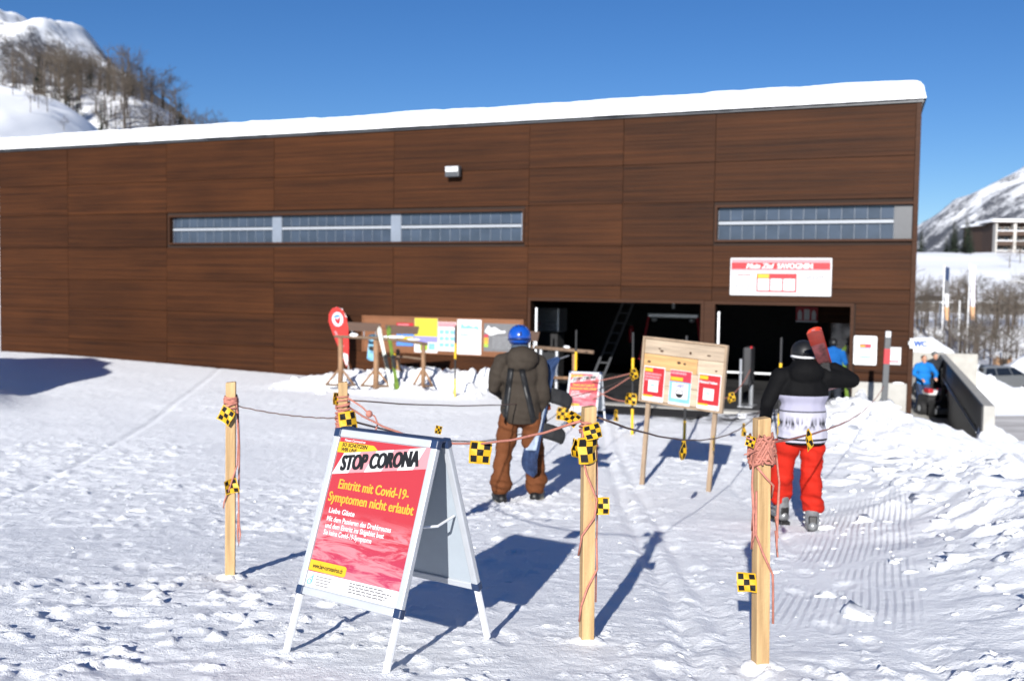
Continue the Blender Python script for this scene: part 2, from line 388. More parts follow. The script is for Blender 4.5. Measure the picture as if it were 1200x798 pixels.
# ---------------------------------------------------------------- the snow ground
W0 = np.array([-.5125, 24.608]); WD = np.array([.92291, -.38501]); WN = np.array([.38501, .92291]); WRZ = math.atan2(WD[1], WD[0])
_yy = np.arange(-60, 140, .25)
_zz = CZ - np.interp(_yy, [-60, -20, -6, 0, 4, 8, 10, 12, 15, 18, 24, 140], [.1, .3, .55, 1.1, 1.54, 1.98, 2.15, 2.27, 2.37, 2.42, 2.42, 2.42])
_k = np.exp(-np.linspace(-2, 2, 13) ** 2); _zz = np.convolve(np.pad(_zz, 6, mode='edge'), _k / _k.sum(), 'valid')
def ground(x, y, fine=False):
    x = np.asarray(x, float); y = np.asarray(y, float)
    z = np.interp(y, _yy, _zz)
    lx = (x - W0[0]) * WD[0] + (y - W0[1]) * WD[1]; ly = (x - W0[0]) * WN[0] + (y - W0[1]) * WN[1]
    z = z + .26 * sst(-lx, 3, 16) * sst(ly, -14, -2)
    z = z + .05 * fbm(x * .35, y * .35, 3, 5) * sst(-ly, .5, 3)
    # heaps pushed against the wall behind the ski rack
    hp = sst(lx, -5.2, -3.4) * (1 - sst(lx, .2, 1.3)) * sst(ly, -3.6, -1.3)
    z = z + hp * (.30 + .42 * fbm(x * 1.3, y * 1.3, 4, 11, .6))
    # bank at the right, its crest and the fall behind it
    xc = np.interp(y, [-10, 4, 8, 11, 12.5, 15, 17.5, 19.5, 22], [4.6, 4.5, 5.2, 5.66, 6.05, 6.43, 6.9, 7.0, 7.2])
    hc = np.interp(y, [-10, 4, 8, 11, 12.5, 15, 17.5, 19.5, 22], [.5, .5, .48, .30, .10, -.08, .16, .5, .45])
    rise = sst(x, xc - 2.9, xc + .1)
    lump = (.50 - .2 * sst(y, 12, 15)) * fbm(x * 1.05, y * 1.05, 3, 21, .55)
    z = z + rise * (hc + lump * np.clip(.35 + hc, 0, .75) * (1 - sst(x, xc + 5, xc + 9)))
    z = z - np.clip(x - xc - .2, 0, 100) * .33 * sst(y, -30, 8)
    par = sst(y, 15, 30)
    z = np.maximum(z, -2.62 + .03 * fbm(x * .4, y * .4, 2, 9))
    # ploughed heaps by the car park
    for (hx, hy, hr, hh) in ((20.2, 46.5, 2.6, 2.2), (17.2, 47.5, 2.6, 2.3), (21.6, 50.5, 1.8, .9), (31, 57, 3.2, 2.2), (24.4, 45.2, 1.6, .45), (27.0, 45.0, 1.8, .5), (29.6, 44.6, 1.9, .5), (22.4, 45.0, 1.6, .4)):
        dd = ((x - hx) ** 2 + (y - hy) ** 2) / hr ** 2
        z = z + hh * np.exp(-dd * 1.3) * (1 + .35 * fbm(x * .9, y * .9, 3, 31))
    # unseen snow heaps added left of the view to shade the yard corner
    for (hx, hy, hr, hh) in ((-13.1, 17.8, 2.7, 2.8), (-17.6, 18.6, 4.2, 3.6)):
        dd = ((x - hx) ** 2 + (y - hy) ** 2) / hr ** 2
        z = z + hh * np.exp(-dd ** 1.4 * 1.2) * (1 + .18 * fbm(x * .8, y * .8, 3, 41))
    # pit of the sunk walkway beside the hall
    pit = sst(lx, 8.6, 9.6) * (1 - sst(lx, 10.75, 10.95)) * sst(ly, -2.7, -1.0) * (1 - sst(ly, 17, 18))
    z = z * (1 - pit) + np.minimum(z, -1.55) * pit
    # under the hall and its threshold the snow is dug away
    inb = sst(lx, -16.9, -16.6) * (1 - sst(lx, 9.4, 9.6)) * sst(ly, .0, .2) * (1 - sst(ly, 14.8, 15))
    z = z * (1 - inb) + inb * -.6
    ap = sst(lx, .9, 1.4) * (1 - sst(lx, 8.4, 8.8)) * sst(ly, -2.6, -2.2)
    z = z * (1 - ap) + np.minimum(z, -.06) * ap
    if fine:
        tr = .45 + .85 * sst(fbm(x * .55, y * .55, 3, 51), -.25, .35)                    # trodden more here, less there
        ln = .933 * x - .36 * y; calm = 1 - .85 * sst(ln, -.8, -.5) * (1 - sst(ln, .15, .4)) * sst(y, 4, 5) * (1 - sst(y, 9.5, 11))   # groomed lane
        near = 1 - sst(y, 14, 24) * .6
        b = fbm(x * 5.2, y * 7.0, 4, 61, .62); rg = .5 - np.abs(fbm(x * 3.1, y * 4.2, 4, 71, .55)) * 1.3
        clod = np.maximum(0, fbm(x * 12, y * 14, 3, 81, .6) - .18)
        z = z + (.013 * b + .012 * rg + .055 * clod) * tr * calm * near * (1 - ap)
        bank = rise * (1 - sst(x, xc + 4, xc + 7))
        blk = np.maximum(0, fbm(x * 2.3, y * 2.3, 3, 91, .5) - .02)
        z = z + bank * ((.30 - .14 * sst(y, 12, 15)) * blk + .06 * fbm(x * 4.7, y * 4.7, 3, 95)) + hp * .12 * np.maximum(0, fbm(x * 3.4, y * 3.4, 3, 97))
        # boot prints, pressed in with a small raised rim
        rb = np.random.RandomState(77)
        for (xa, ya, xb, yb, nst) in ((-.2, 3.2, .1, 9.7, 15), (1.35, 3.4, 2.45, 8.3, 13), (.7, 3.0, 1.6, 12, 18), (-2.6, 3.4, -1.2, 11, 16), (-1.5, 2.9, -3.5, 9, 13)):
            dl = math.hypot(xb - xa, yb - ya); dx_, dy_ = (xb - xa) / dl, (yb - ya) / dl
            for k in range(nst):
                q = (k + rb.uniform(-.25, .25)) / nst; sd = (.11 if k % 2 else -.11) + rb.normal(0, .05)
                cx_, cy_ = xa + (xb - xa) * q + sd * dy_, ya + (yb - ya) * q - sd * dx_; ang = rb.normal(0, .18); ca_, sa_ = math.cos(ang), math.sin(ang); ux, uy = dx_ * ca_ - dy_ * sa_, dx_ * sa_ + dy_ * ca_
                w_ = (np.abs(x - cx_) < .3) & (np.abs(y - cy_) < .3)
                if not w_.any(): continue
                al = ((x[w_] - cx_) * ux + (y[w_] - cy_) * uy) / .15; ac = ((x[w_] - cx_) * uy - (y[w_] - cy_) * ux) / .058
                r_ = np.sqrt(al ** 2 + ac ** 2); z[w_] += -.013 * (1 - sst(r_, .6, 1.15)) + .003 * np.exp(-((r_ - 1.25) / .2) ** 2)
        # ski and boot ruts
        for (x0, s, w, d) in ((.55, .06, .06, .03), (.78, .06, .06, .025), (-3.2, -.18, .05, .02), (1.35, .11, .07, .03)):
            q = x - (x0 + s * y + .12 * vn(y * .35, y * 0 + x0 * 7)); z = z - d * np.exp(-(q / w) ** 2) * calm
    return z
def gz(x, y): return float(ground(np.array([x]), np.array([y]))[0])

def grid_mesh(X, Y, Z, name, m):
    r, c = X.shape
    me = bpy.data.meshes.new(name)
    co = np.stack([X, Y, Z], -1).reshape(-1, 3).astype(np.float32)
    i = np.arange(r * c).reshape(r, c)
    q = np.stack([i[:-1, :-1], i[:-1, 1:], i[1:, 1:], i[1:, :-1]], -1).reshape(-1, 4)
    me.vertices.add(len(co)); me.vertices.foreach_set('co', co.ravel())
    me.loops.add(q.size); me.loops.foreach_set('vertex_index', q.ravel().astype(np.int32))
    me.polygons.add(len(q)); me.polygons.foreach_set('loop_start', np.arange(0, q.size, 4, dtype=np.int32))
    me.polygons.foreach_set('use_smooth', np.ones(len(q), bool))
    me.update(calc_edges=True); me.validate(); me.materials.append(m)
    return link(name, me)

ys = np.concatenate([np.linspace(-45, 1.4, 60)[:-1], np.exp(np.linspace(math.log(2.4), math.log(61), 760)) - 1.0])
ts = np.linspace(-1, 1, 760); ts = ts * (.62 + .38 * ts ** 2)
Wd = np.where(ys > 0, ys * 1.0 + 5.5, 5.5 + 1.2 * np.abs(ys))
XX = ts[None, :] * Wd[:, None]; YY = np.repeat(ys[:, None], len(ts), 1)
snow_ground = tag(grid_mesh(XX, YY, ground(XX, YY, True), 'snow_ground', M['snow_ground']), kind='structure')

# loose snow: crumbs near the posts, clods on the bank; nobody could count them
def clods(name, spots, label, seed):
    rnd = np.random.RandomState(seed)
    bm = bmesh.new(); bmesh.ops.create_icosphere(bm, subdivisions=2, radius=1); bm.verts.index_update()
    V = np.array([v.co[:] for v in bm.verts]); Fc = np.array([[v.index for v in f.verts] for f in bm.faces]); bm.free()
    vs, fs = [], []
    for k, (x, y, r) in enumerate(spots):
        s = np.array([r * rnd.uniform(.7, 1.4), r * rnd.uniform(.7, 1.4), r * rnd.uniform(.35, .7)])
        d = 1 + .55 * (rnd.rand(len(V), 1) - .5) * .9 + .42 * np.sin(V[:, :1] * rnd.uniform(2, 4.5) + V[:, 2:3] * rnd.uniform(-3, 3) + rnd.rand() * 6) * np.cos(V[:, 1:2] * rnd.uniform(2, 4.5) + V[:, 2:3] * rnd.uniform(-3, 3) + rnd.rand() * 6)
        P = V * s * d; a = rnd.rand() * 6.3; ca, sa = math.cos(a), math.sin(a)
        P = np.stack([P[:, 0] * ca - P[:, 1] * sa, P[:, 0] * sa + P[:, 1] * ca, P[:, 2]], -1)
        zz = float(ground(np.array([x]), np.array([y]), True)[0])
        vs.append(P + np.array([x, y, zz - r * .2])); fs.append(Fc + k * len(V))
    me = bpy.data.meshes.new(name); me.from_pydata(np.concatenate(vs).tolist(), [], np.concatenate(fs).tolist())
    me.polygons.foreach_set('use_smooth', [True] * len(me.polygons)); me.materials.append(M['snow'])
    return tag(link(name, me), label, 'snow', kind='stuff')
rs = np.random.RandomState(12)
sp = []
for k in range(520):
    y = 2.6 + 8 * rs.rand() ** 1.5; x = rs.uniform(-.6, .45) * y
    if fbm(np.array([x * .8]), np.array([y * .8]), 2, 55)[0] > -.02: sp.append((x, y, .006 + .022 * rs.rand() ** 4))
clods('snow_crumbs', sp, 'loose crumbs of snow scattered over the trodden yard', 1)
sp = []
for k in range(520):
    y = 3.5 + 17 * rs.rand() ** 1.2; xc = np.interp(y, [4, 8, 11, 12.5, 15, 17.5, 19.5], [4.5, 5.2, 5.66, 6.05, 6.43, 6.9, 7.0])
    x = xc + rs.normal(-.9, 1.0)
    if x > xc - 3.0: sp.append((x, y, .018 + .10 * rs.rand() ** 3.5))
for k in range(120):
    a = rs.uniform(-4.6, .9); b = rs.uniform(-3.4, -.4); p = W0 + WD * a + WN * b; sp.append((p[0], p[1], .03 + .10 * rs.rand() ** 2.5))
for k in range(46):
    y = rs.uniform(7.5, 16); xc = np.interp(y, [4, 8, 11, 12.5, 15, 17.5, 19.5], [4.5, 5.2, 5.66, 6.05, 6.43, 6.9, 7.0]); sp.append((xc + rs.normal(-.5, .6), y, .08 + .11 * rs.rand() ** 1.5))
for k in range(30):
    y = rs.uniform(16.5, 19.8); sp.append((rs.uniform(5.6, 7.4), y, .06 + .14 * rs.rand() ** 2))
for k in range(90): sp.append((rs.uniform(20, 33), rs.normal(45, .9), .08 + .3 * rs.rand() ** 2))
clods('snow_clods', sp, 'broken clods of snow piled on the ploughed bank', 2)

# ---------------------------------------------------------------- the station hall
XL, XR, TOP, DEP = -16.72, 9.68, 6.40, 14.5
bld = thing('station_building', 'long brown timber clad lift station with snow covered flat roof', 'building', (W0[0], W0[1], 0), WRZ)
D1, D2, DT = (1.05, 5.20), (5.52, 8.42), 2.15
WA, WB, WZ = (-10.05, .86), (5.47, 9.66), (3.54, 4.36)
def wall_grid(xs, zs, holes, y0, y1, name, m, parent):
    """a wall of one connected mesh with rectangular openings"""
    vd = {}; mb = MB()
    def vi(x, y, z):
        k = (round(x, 4), round(y, 4), round(z, 4))
        if k not in vd: vd[k] = len(mb.v); mb.v.append(k)
        return vd[k]
    solid = lambda i, j: 0 <= i < len(xs) - 1 and 0 <= j < len(zs) - 1 and not any(h[0] - 1e-6 <= xs[i] and xs[i + 1] <= h[1] + 1e-6 and h[2] - 1e-6 <= zs[j] and zs[j + 1] <= h[3] + 1e-6 for h in holes)
    def q(*p): mb.f.append(tuple(vi(*a) for a in p)); mb.mi.append(0)
    for i in range(len(xs) - 1):
        for j in range(len(zs) - 1):
            if not solid(i, j): continue
            a, b, c, d = xs[i], xs[i + 1], zs[j], zs[j + 1]
            q((a, y0, c), (b, y0, c), (b, y0, d), (a, y0, d)); q((b, y1, c), (a, y1, c), (a, y1, d), (b, y1, d))
            if not solid(i - 1, j): q((a, y1, c), (a, y0, c), (a, y0, d), (a, y1, d))
            if not solid(i + 1, j): q((b, y0, c), (b, y1, c), (b, y1, d), (b, y0, d))
            if not solid(i, j - 1): q((a, y1, c), (b, y1, c), (b, y0, c), (a, y0, c))
            if not solid(i, j + 1): q((a, y0, d), (b, y0, d), (b, y1, d), (a, y1, d))
    return mb.build(name, m, parent)
holes = [D1 + (-.6, DT), D2 + (-.6, DT), WA + WZ, WB + WZ]
wall_grid(sorted({XL, XR - .02, *D1, *D2, *WA, *WB}), sorted({-.6, DT, *WZ, TOP - .02}), holes, 0, .25, 'front_wall', M['core'], bld)
MB().box(XL, XL + .25, .25, DEP, -.6, TOP - .02).build('side_wall', M['core'], bld)
MB().box(XR - 1.02, XR - .77, .25, DEP, -1.6, TOP - .02).build('side_wall', M['core'], bld)
MB().box(XL, XR - .77, DEP, DEP + .25, -1.6, TOP - .02).build('back_wall', M['core'], bld)

# cladding panels with open joints
cols_ = [(XL, -13.87), (-13.87, -10.13), (-10.13, -6.45), (-6.45, -2.76), (-2.76, .96), (.96, 3.31), (3.31, 5.44), (5.44, XR)]
rows_ = [-.5, .75, 1.66, 2.52, 3.46, 4.44, 5.32, TOP]
g = .0028; rp = random.Random(4)
def panel(x0, x1, z0, z1):
    if x1 - x0 < .1 or z1 - z0 < .08: return
    th = .045 + rp.uniform(-.004, .004); cx, cz = (x0 + x1) / 2, (z0 + z1) / 2
    hx, hz = (x1 - x0) / 2 - g, (z1 - z0) / 2 - g
    e = .003
    mb = MB(); p = [(-hx, -.003, -hz), (hx, -.003, -hz), (hx, -.003, hz), (-hx, -.003, hz), (-hx + e, -th, -hz + e), (hx - e, -th, -hz + e), (hx - e, -th, hz - e), (-hx + e, -th, hz - e)]
    mb.add(p, [(4, 5, 6, 7), (0, 1, 5, 4), (1, 2, 6, 5), (2, 3, 7, 6), (3, 0, 4, 7), (3, 2, 1, 0)])
    mb.build('cladding_panel', M['wall_wood'], bld, (cx, 0, cz), fix=False)
for ci, (a, b) in enumerate(cols_):
    zr = list(rows_)
    for z0, z1 in zip(zr[:-1], zr[1:]):
        x0, x1 = a, b
        if z0 == 3.46 and (2 <= ci <= 4 or ci == 7): continue          # window band
        if ci in (5, 6):
            if z1 <= 1.67: continue
            if z0 == 1.66: z0 = DT + .07
        if ci == 7:
            if z1 <= 1.67: panel(8.52, b - .09, max(z0, .56), z1); continue
            if z0 == 1.66:
                panel(8.52, b - .09, z0, DT + .07); z0 = DT + .07
            x1 = b - .09
        panel(x0, x1, z0, z1)
# thin strip panels above and beside the window bands
for (x0, x1) in ((-10.13, -10.05), (.86, .96)): panel(x0, x1 + .0001, 3.46, 4.44)
# corner board, door posts and trims
MB().bevbox(XR - .09, XR + .01, -.06, .05, -1.5, TOP, .006).build('corner_board', M['trim_wood'], bld)
def frame(x0, x1, z0, z1, w, y0, y1, name, m, par, bottom=True):
    """four bars butted at the corners"""
    mb = MB(); mb.box(x0 - w, x0, y0, y1, z0 - (w if bottom else 0), z1 + w); 
    mb2 = MB(); mb2.box(x1, x1 + w, y0, y1, z0 - (w if bottom else 0), z1 + w)
    mb.build(name, m, par); mb2.build(name, m, par)
    MB().box(x0, x1, y0 + .002, y1, z1, z1 + w).build(name, m, par)
    if bottom: MB().box(x0, x1, y0 + .002, y1, z0 - w, z0).build(name, m, par)
frame(D1[0], D1[1], -.1, DT, .07, -.065, .25, 'door_frame', M['trim_wood'], bld, False)
frame(D2[0], D2[1], -.1, DT, .07, -.065, .25, 'door_frame', M['trim_wood'], bld, False)
MB().box(D1[1] + .075, D2[0] - .075, -.05, -.002, -.3, DT + .066).build('door_post', M['trim_wood'], bld)
for x in (D1[0] + .10, D2[0] + .05): MB().bevbox(x, x + .045, .02, .07, .28, 1.98, .006).build('door_guide_rail', M['white_paint'], bld)
# concrete plinth by the walkway
MB().bevbox(8.5, XR - .092, -.13, -.001, -1.5, .555, .012).build('plinth', M['concrete'], bld)
mb = MB(); mb.ell((9.42, -.06, .555), (.12, .05, .03)); mb.build('snow_cap', M['snow'], bld, smooth=True)
# roof and its snow
MB().add([(XL - .08, -.1, TOP + .003), (XR + .05, -.1, TOP + .003), (XR - .75, DEP + .3, TOP + .003), (XL - .08, DEP + .3, TOP + .003), (XL - .08, -.1, TOP + .06), (XR + .05, -.1, TOP + .06), (XR - .75, DEP + .3, TOP + .06), (XL - .08, DEP + .3, TOP + .06)], [(0, 3, 2, 1), (4, 5, 6, 7), (0, 1, 5, 4), (1, 2, 6, 5), (2, 3, 7, 6), (3, 0, 4, 7)]).build('roof', M['grey_panel'], bld)
nx, ny = 420, 40
u = np.linspace(0, 1, nx); v = np.linspace(0, 1, ny) ** 2
SX, SV = np.meshgrid(XL - .1 + (XR + .2 - XL) * u, v)
SYl = -.14 + SV * (DEP + .4)
edge = np.minimum(np.minimum((SYl + .14) / .22, (SX - XL + .1) / .22), (XR + .1 - SX) / .22); edge = np.clip(edge, 0, 1)
SZ = TOP + .063 + .40 * np.sqrt(1 - (1 - edge) ** 2) + (.10 * fbm(SX * .35, SYl * .5, 3, 15) + .04 * fbm(SX * 2.2, SYl * 3, 4, 16)) * edge
SYl = SYl - (1 - SV) ** 8 * (.04 + .09 * np.maximum(0, fbm(SX * .9, SZ * 2.5, 4, 17)) + .03 * fbm(SX * 5, SZ * 5, 2, 18))
SX = SX - .85 * np.clip(SV, 0, 1) * sst(SX, 0, 9.7)
rsn = grid_mesh(SX, SYl, SZ, 'roof_snow', M['snow']); rsn.parent = bld

# window bands: panes one by one in a frame with a mid rail
def window_band(x0, x1, secs, end_panel=None):
    z0, z1 = WZ; w = thing('window', None, None); w.parent = bld
    frame(x0 + .05, x1 - .05, z0 + .05, z1 - .05, .05, -.075, .2, 'window_frame', M['trim_wood'], w)
    zm = (z0 + z1) / 2 + .015
    for (a, b, n) in secs:
        pw = (b - a) / n
        me = MB().bevbox(-pw / 2 + .006, pw / 2 - .006, -.012, .012, -(zm - .055 - z0 - .05) / 2, (zm - .055 - z0 - .05) / 2, .004).mesh('pane', [M['glass_blue']])
        me2 = MB().bevbox(-pw / 2 + .006, pw / 2 - .006, -.012, .012, -(z1 - .05 - zm - .055) / 2, (z1 - .05 - zm - .055) / 2, .004).mesh('pane', [M['glass_blue']])
        for k in range(n):
            xc = a + pw * (k + .5)
            link('pane', me, w, (xc, .085 + rp.uniform(-.003, .003), (z0 + .05 + zm - .055) / 2)); link('pane', me2, w, (xc, .085 + rp.uniform(-.003, .003), (z1 - .05 + zm + .055) / 2))
        MB().box(a, b, .05, .12, zm - .032, zm + .032).build('mid_rail', M['white_bar'], w)
        MB().box(a, b, .11, .2, z0 + .05, z1 - .05).build('backing', M['grey_panel'], w)
        for k in range(n + 1):
            xk = a + pw * k
            MB().box(xk - .005, xk + .005, .068, .1, z0 + .052, zm - .05).build('glazing_bar', M['glazing'], w)
            MB().box(xk - .005, xk + .005, .068, .1, zm + .05, z1 - .052).build('glazing_bar', M['glazing'], w)
    return w
w1 = window_band(WA[0], WA[1], [(-9.98, -6.57, 12), (-6.26, -2.89, 12), (-2.59, .74, 12)])
for (a, b) in ((-6.57, -6.26), (-2.89, -2.59), (.74, .81)): MB().box(a + .004, b - .004, .04, .13, WZ[0] + .052, WZ[1] - .052).build('mullion_panel', M['pale_panel'], w1)
w2 = window_band(WB[0], WB[1], [(5.53, 9.22, 14)])
MB().box(9.23, 9.60, .03, .13, WZ[0] + .052, WZ[1] - .052).build('end_panel', M['grey_panel'], w2)

# hall interior
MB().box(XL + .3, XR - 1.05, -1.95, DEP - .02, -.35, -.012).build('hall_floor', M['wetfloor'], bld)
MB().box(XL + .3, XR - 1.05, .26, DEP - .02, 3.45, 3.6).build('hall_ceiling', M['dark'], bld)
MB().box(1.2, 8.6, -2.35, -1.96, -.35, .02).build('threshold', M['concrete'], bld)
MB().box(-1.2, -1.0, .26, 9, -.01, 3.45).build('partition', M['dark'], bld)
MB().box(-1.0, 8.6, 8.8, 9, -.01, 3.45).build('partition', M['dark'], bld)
bx = thing('door_lobby', None, None); bx.parent = bld
MB().box(7.42, 8.3, 3.0, 3.08, 1.7, 2.4).build('lobby_panel', M['wall_wood'], bx)
MB().box(7.36, 7.42, 2.98, 3.1, 0, 2.4).build('jamb', M['trim_wood'], bx); MB().box(7.72, 7.77, 2.98, 3.1, 0, 1.7).build('jamb', M['trim_wood'], bx)
MB().box(7.77, 8.3, 3.02, 3.05, 0, 1.7).build('glass_leaf', M['glass_dark'], bx)

def at_hall(x, y, z): p = W0 + WD * x + WN * y; return (p[0], p[1], z)
# things in and on the hall, in hall coordinates
def hall_thing(name, label, cat, x, y, z=0, rz=0, group=None): return thing(name, label, cat, at_hall(x, y, z), WRZ + rz, group)

t = hall_thing('floodlight', 'small grey floodlight box high on the brown wall', 'floodlight', -.99, -.05, 5.3)
MB().bevbox(-.19, .19, -.26, -.10, -.14, .13, .02).build('housing', M['grey_panel'], t)
MB().bevbox(-.17, .17, -.275, -.262, -.02, .11, .004).build('lens', M['paper'], t)
for k in range(3): MB().bevbox(-.13 + .09 * k, -.06 + .09 * k, -.285, -.276, .02, .09, .003).build('lamp_cell', M['alu'], t)
MB().box(-.05, .05, -.10, 0.003, -.09, .05).build('bracket', M['black'], t)

# big sign over the right door
s = hall_thing('station_sign', 'wide white sign with red headline band and clock above the door', 'sign', 6.93, -.055, 2.77)
hw, hh = 1.085, .415
MB().bevbox(-hw, hw, -.05, 0, -hh, hh, .02).build('board', M['paper'], s)
Y = -.051
rects(s, [(-hw + .03, .17, hw - .03, .31, M['red'])], Y, 'band')
rects(s, [(-hw + .03, .311, hw - .03, .385, M['pink']), (-hw + .03, .135, hw - .03, .169, M['pink'])], Y, 'band')
text('Mein Ziel', .155, M['paper'], s, (-.74, Y - .003, .185), .002, .35, width=.60, dup=.006)
text('SAVOGNIN', .16, M['paper'], s, (-.06, Y - .003, .185), .002, 0, width=.74, dup=.007)
M['dial'] = mat('dial_grey', (.06, .06, .075), .5)
# clock dial with strokes
cm = MB()
for k in range(12):
    a = 2 * math.pi * k / 12; cm.box(-.014, .014, Y - .003, Y - .001, .115, .158, T=Matrix.Translation((-.80, 0, -.2)) @ Matrix.Rotation(a, 4, 'Y'))
cm.build('dial_mark', M['dial'], s)
for a, L in ((R(-12), .10), (R(160), .06)): MB().box(-.008, .008, Y - .004, Y - .002, 0, L, T=Matrix.Translation((-.80, 0, -.2)) @ Matrix.Rotation(a, 4, 'Y')).build('clock_hand', M['red'], s)
lines_print(s, -.93, -.62, .06, 1, .04, .035, M['red'], Y, seed=3)
x0, x1, z0, z1 = -.50, .36, -.335, .075
rects(s, [(x0, z0, x1, z1, M['red'])], Y, 'notice_field')
rects(s, [(x0 + .02, z1 - .10, x0 + .27, z1 - .015, M['yellow'])], Y - .002, 'notice_field')
for k in range(3): rects(s, [(x0 + .03 + .275 * k, z0 + .035, x0 + .275 * k + .275, z1 - .115, M['paper'])], Y - .002, 'notice_field')
for k in range(3): lines_print(s, x0 + .07 + .28 * k, x0 + .23 + .28 * k, z1 - .18, 2, .04, .02, M['lightblue'], Y - .0035, seed=k)
lines_print(s, .52, .98, .04, 3, .035, .022, M['grey_print'], Y, seed=9)
lines_print(s, .52, .74, -.10, 5, .045, .018, M['grey_print'], Y, seed=10)
lines_print(s, .85, .96, -.10, 3, .085, .035, M['pink'], Y, seed=11)

# notices beside the right door
s = hall_thing('notice_case', 'glazed white notice case with a red headed poster on the brown wall', 'notice', 8.74, -.055, 1.225)
MB().bevbox(-.235, .235, -.05, 0, -.31, .31, .03).build('case', M['white_paint'], s)
rects(s, [(-.19, -.265, .19, .265, M['paper'])], Y, 'sheet')
rects(s, [(-.11, .06, .12, .14, M['pinkred']), (-.10, -.16, .11, .058, M['lightblue'])], Y - .002, 'poster'); rects(s, [(-.08, -.13, .09, .035, M['paper'])], Y - .004, 'poster')
rects(s, [(-.10, .075, -.0, .11, M['yellow'])], Y - .004, 'poster')
lines_print(s, -.05, .06, .0, 4, .035, .018, M['violet'], Y - .0055, seed=1)
s = hall_thing('notice_sheet', 'small white notice with pink line beside the grey marker post', 'notice', 9.32, -.055, 1.13)
MB().bevbox(-.135, .135, -.02, 0, -.185, .185, .008).build('sheet', M['paper'], s)
lines_print(s, -.05, .05, .09, 2, .045, .025, M['violet'], -.021, seed=5); rects(s, [(-.09, -.13, .09, -.10, M['pinkred'])], -.021)

M['wc_blue'] = mat('wc_blue', (.006, .06, .25), .5)
# toilet sign sticking out from the corner
s = hall_thing('toilet_sign', 'white arrow shaped sign reading WC at the hall corner', 'sign', XR - .06, -.09, 1.41)
MB().prism([(0, -.105), (.36, -.105), (.46, 0), (.36, .105), (0, .105)], -.03, 0).build('arrow_board', M['paper'], s)
text('WC', .17, M['wc_blue'], s, (.08, -.0315, -.06), .003, width=.25, dup=.008)
MB().box(-.03, .03, -.012, .03, -.04, .04).build('bracket', M['metal'], s)

# notice board with its posters by the ski rack
s = hall_thing('notice_board', 'long orange brown wooden notice board on the wall behind the ski rack', 'notice board', -1.38, -.05, 1.215)
for k, (z0, z1) in enumerate([(-.43, -.15), (-.146, .14), (.144, .43)]): MB().bevbox(-2.23, 2.23, -.03, 0, z0, z1, .005).build('board', M['board_orange'], s)
for x0, x1, z0, z1 in ((-2.27, 2.27, .432, .47), (-2.27, 2.27, -.47, -.432)): MB().bevbox(x0, x1, -.05, 0, z0, z1, .005).build('frame_bar', M['board_orange'], s)
for x in (-2.27, 2.232): MB().bevbox(x, x + .038, -.048, 0, -.43, .43, .005).build('frame_bar', M['board_orange'], s)
YB = -.031 - .05
def poster(label, x0, x1, z0, z1, m, cat='poster', name='poster'):
    p = hall_thing(name, label, cat, (x0 + x1) / 2, -.086, (z0 + z1) / 2); w, h = (x1 - x0) / 2, (z1 - z0) / 2
    MB().bevbox(-w, w, -.012, 0, -h, h, .003).build('sheet', m, p); return p, w, h
p, w, h = poster('yellow and violet poster on the wooden notice board', -2.1, -1.44, .78, 1.66, M['paper'])
rects(p, [(-w + .005, -.03, w - .005, h - .005, M['lemon']), (-w + .005, -.17, w - .005, -.032, M['violet']), (-.16, -.38, .05, -.2, M['green']), (.08, -.36, .26, -.2, M['lightblue'])], -.0125)
lines_print(p, -.27, .25, .36, 6, .058, .02, M['green'], -.0145, seed=2)
p, w, h = poster('white poster with small blue pictures between the yellow and the tall white poster', -1.43, -.92, .84, 1.57, M['paper'])
rects(p, [(-w + .01, .24, w - .01, h - .01, M['pink'])], -.0125)
for i in range(3):
    for j in range(3): rects(p, [(-.21 + .15 * i, -.26 + .16 * j, -.09 + .15 * i, -.16 + .16 * j, M['lightblue'])], -.0125)
lines_print(p, -.2, .2, .2, 2, .03, .012, M['green'], -.0125, seed=4)
p, w, h = poster('tall white poster with a blue mountain drawing and two colour bar', -.89, -.23, .77, 1.68, M['paper'])
MB().prism([(-.26, .2), (-.2, .33), (-.12, .25), (-.02, .29), (.1, .24), (.22, .27), (.27, .21), (.27, .18), (.1, .2), (-.1, .19)], -.0135, -.0125).build('print', M['lightblue'], p)
rects(p, [(-.26, .03, -.02, .06, M['blue_print']), (0, .03, .26, .055, M['pink'])], -.0125); lines_print(p, -.24, .24, -.05, 6, .05, .01, M['lightblue'], -.0125, seed=6)
p, w, h = poster('grey piste map panel in an orange frame beside the door', -.20, .84, .84, 1.65, M['board_orange'], 'panel', 'map_panel')
rects(p, [(-w + .04, -h + .04, w - .04, h - .08, M['grey_print'])], -.0125)
MB().prism([(-.46, .12), (-.36, .28), (-.28, .2), (-.2, .24), (0, .14), (.1, .16), (.1, .1), (-.1, .08), (-.3, .02)], -.015, -.0139).build('print', M['paper'], p)
for k, mm in enumerate(['pinkred', 'orange', 'yellow', 'green']): rects(p, [(-.47, -.02 - .08 * k, -.36, .05 - .08 * k, M[mm])], -.0139)
lines_print(p, -.25, .4, .0, 7, .045, .012, M['metal'], -.0139, seed=8)
p, w, h = poster('small blue and yellow flyer under the ski rack beam', -2.62, -2.13, .93, 1.3, M['blue_print'])
rects(p, [(-w + .005, -.04, w - .005, .06, M['yellow'])], -.0125)
p, w, h = poster('narrow red strip poster on the wooden notice board', -2.62, -2.13, 1.42, 1.52, M['red']); lines_print(p, -.2, .2, .02, 1, .04, .03, M['pink'], -.0125)

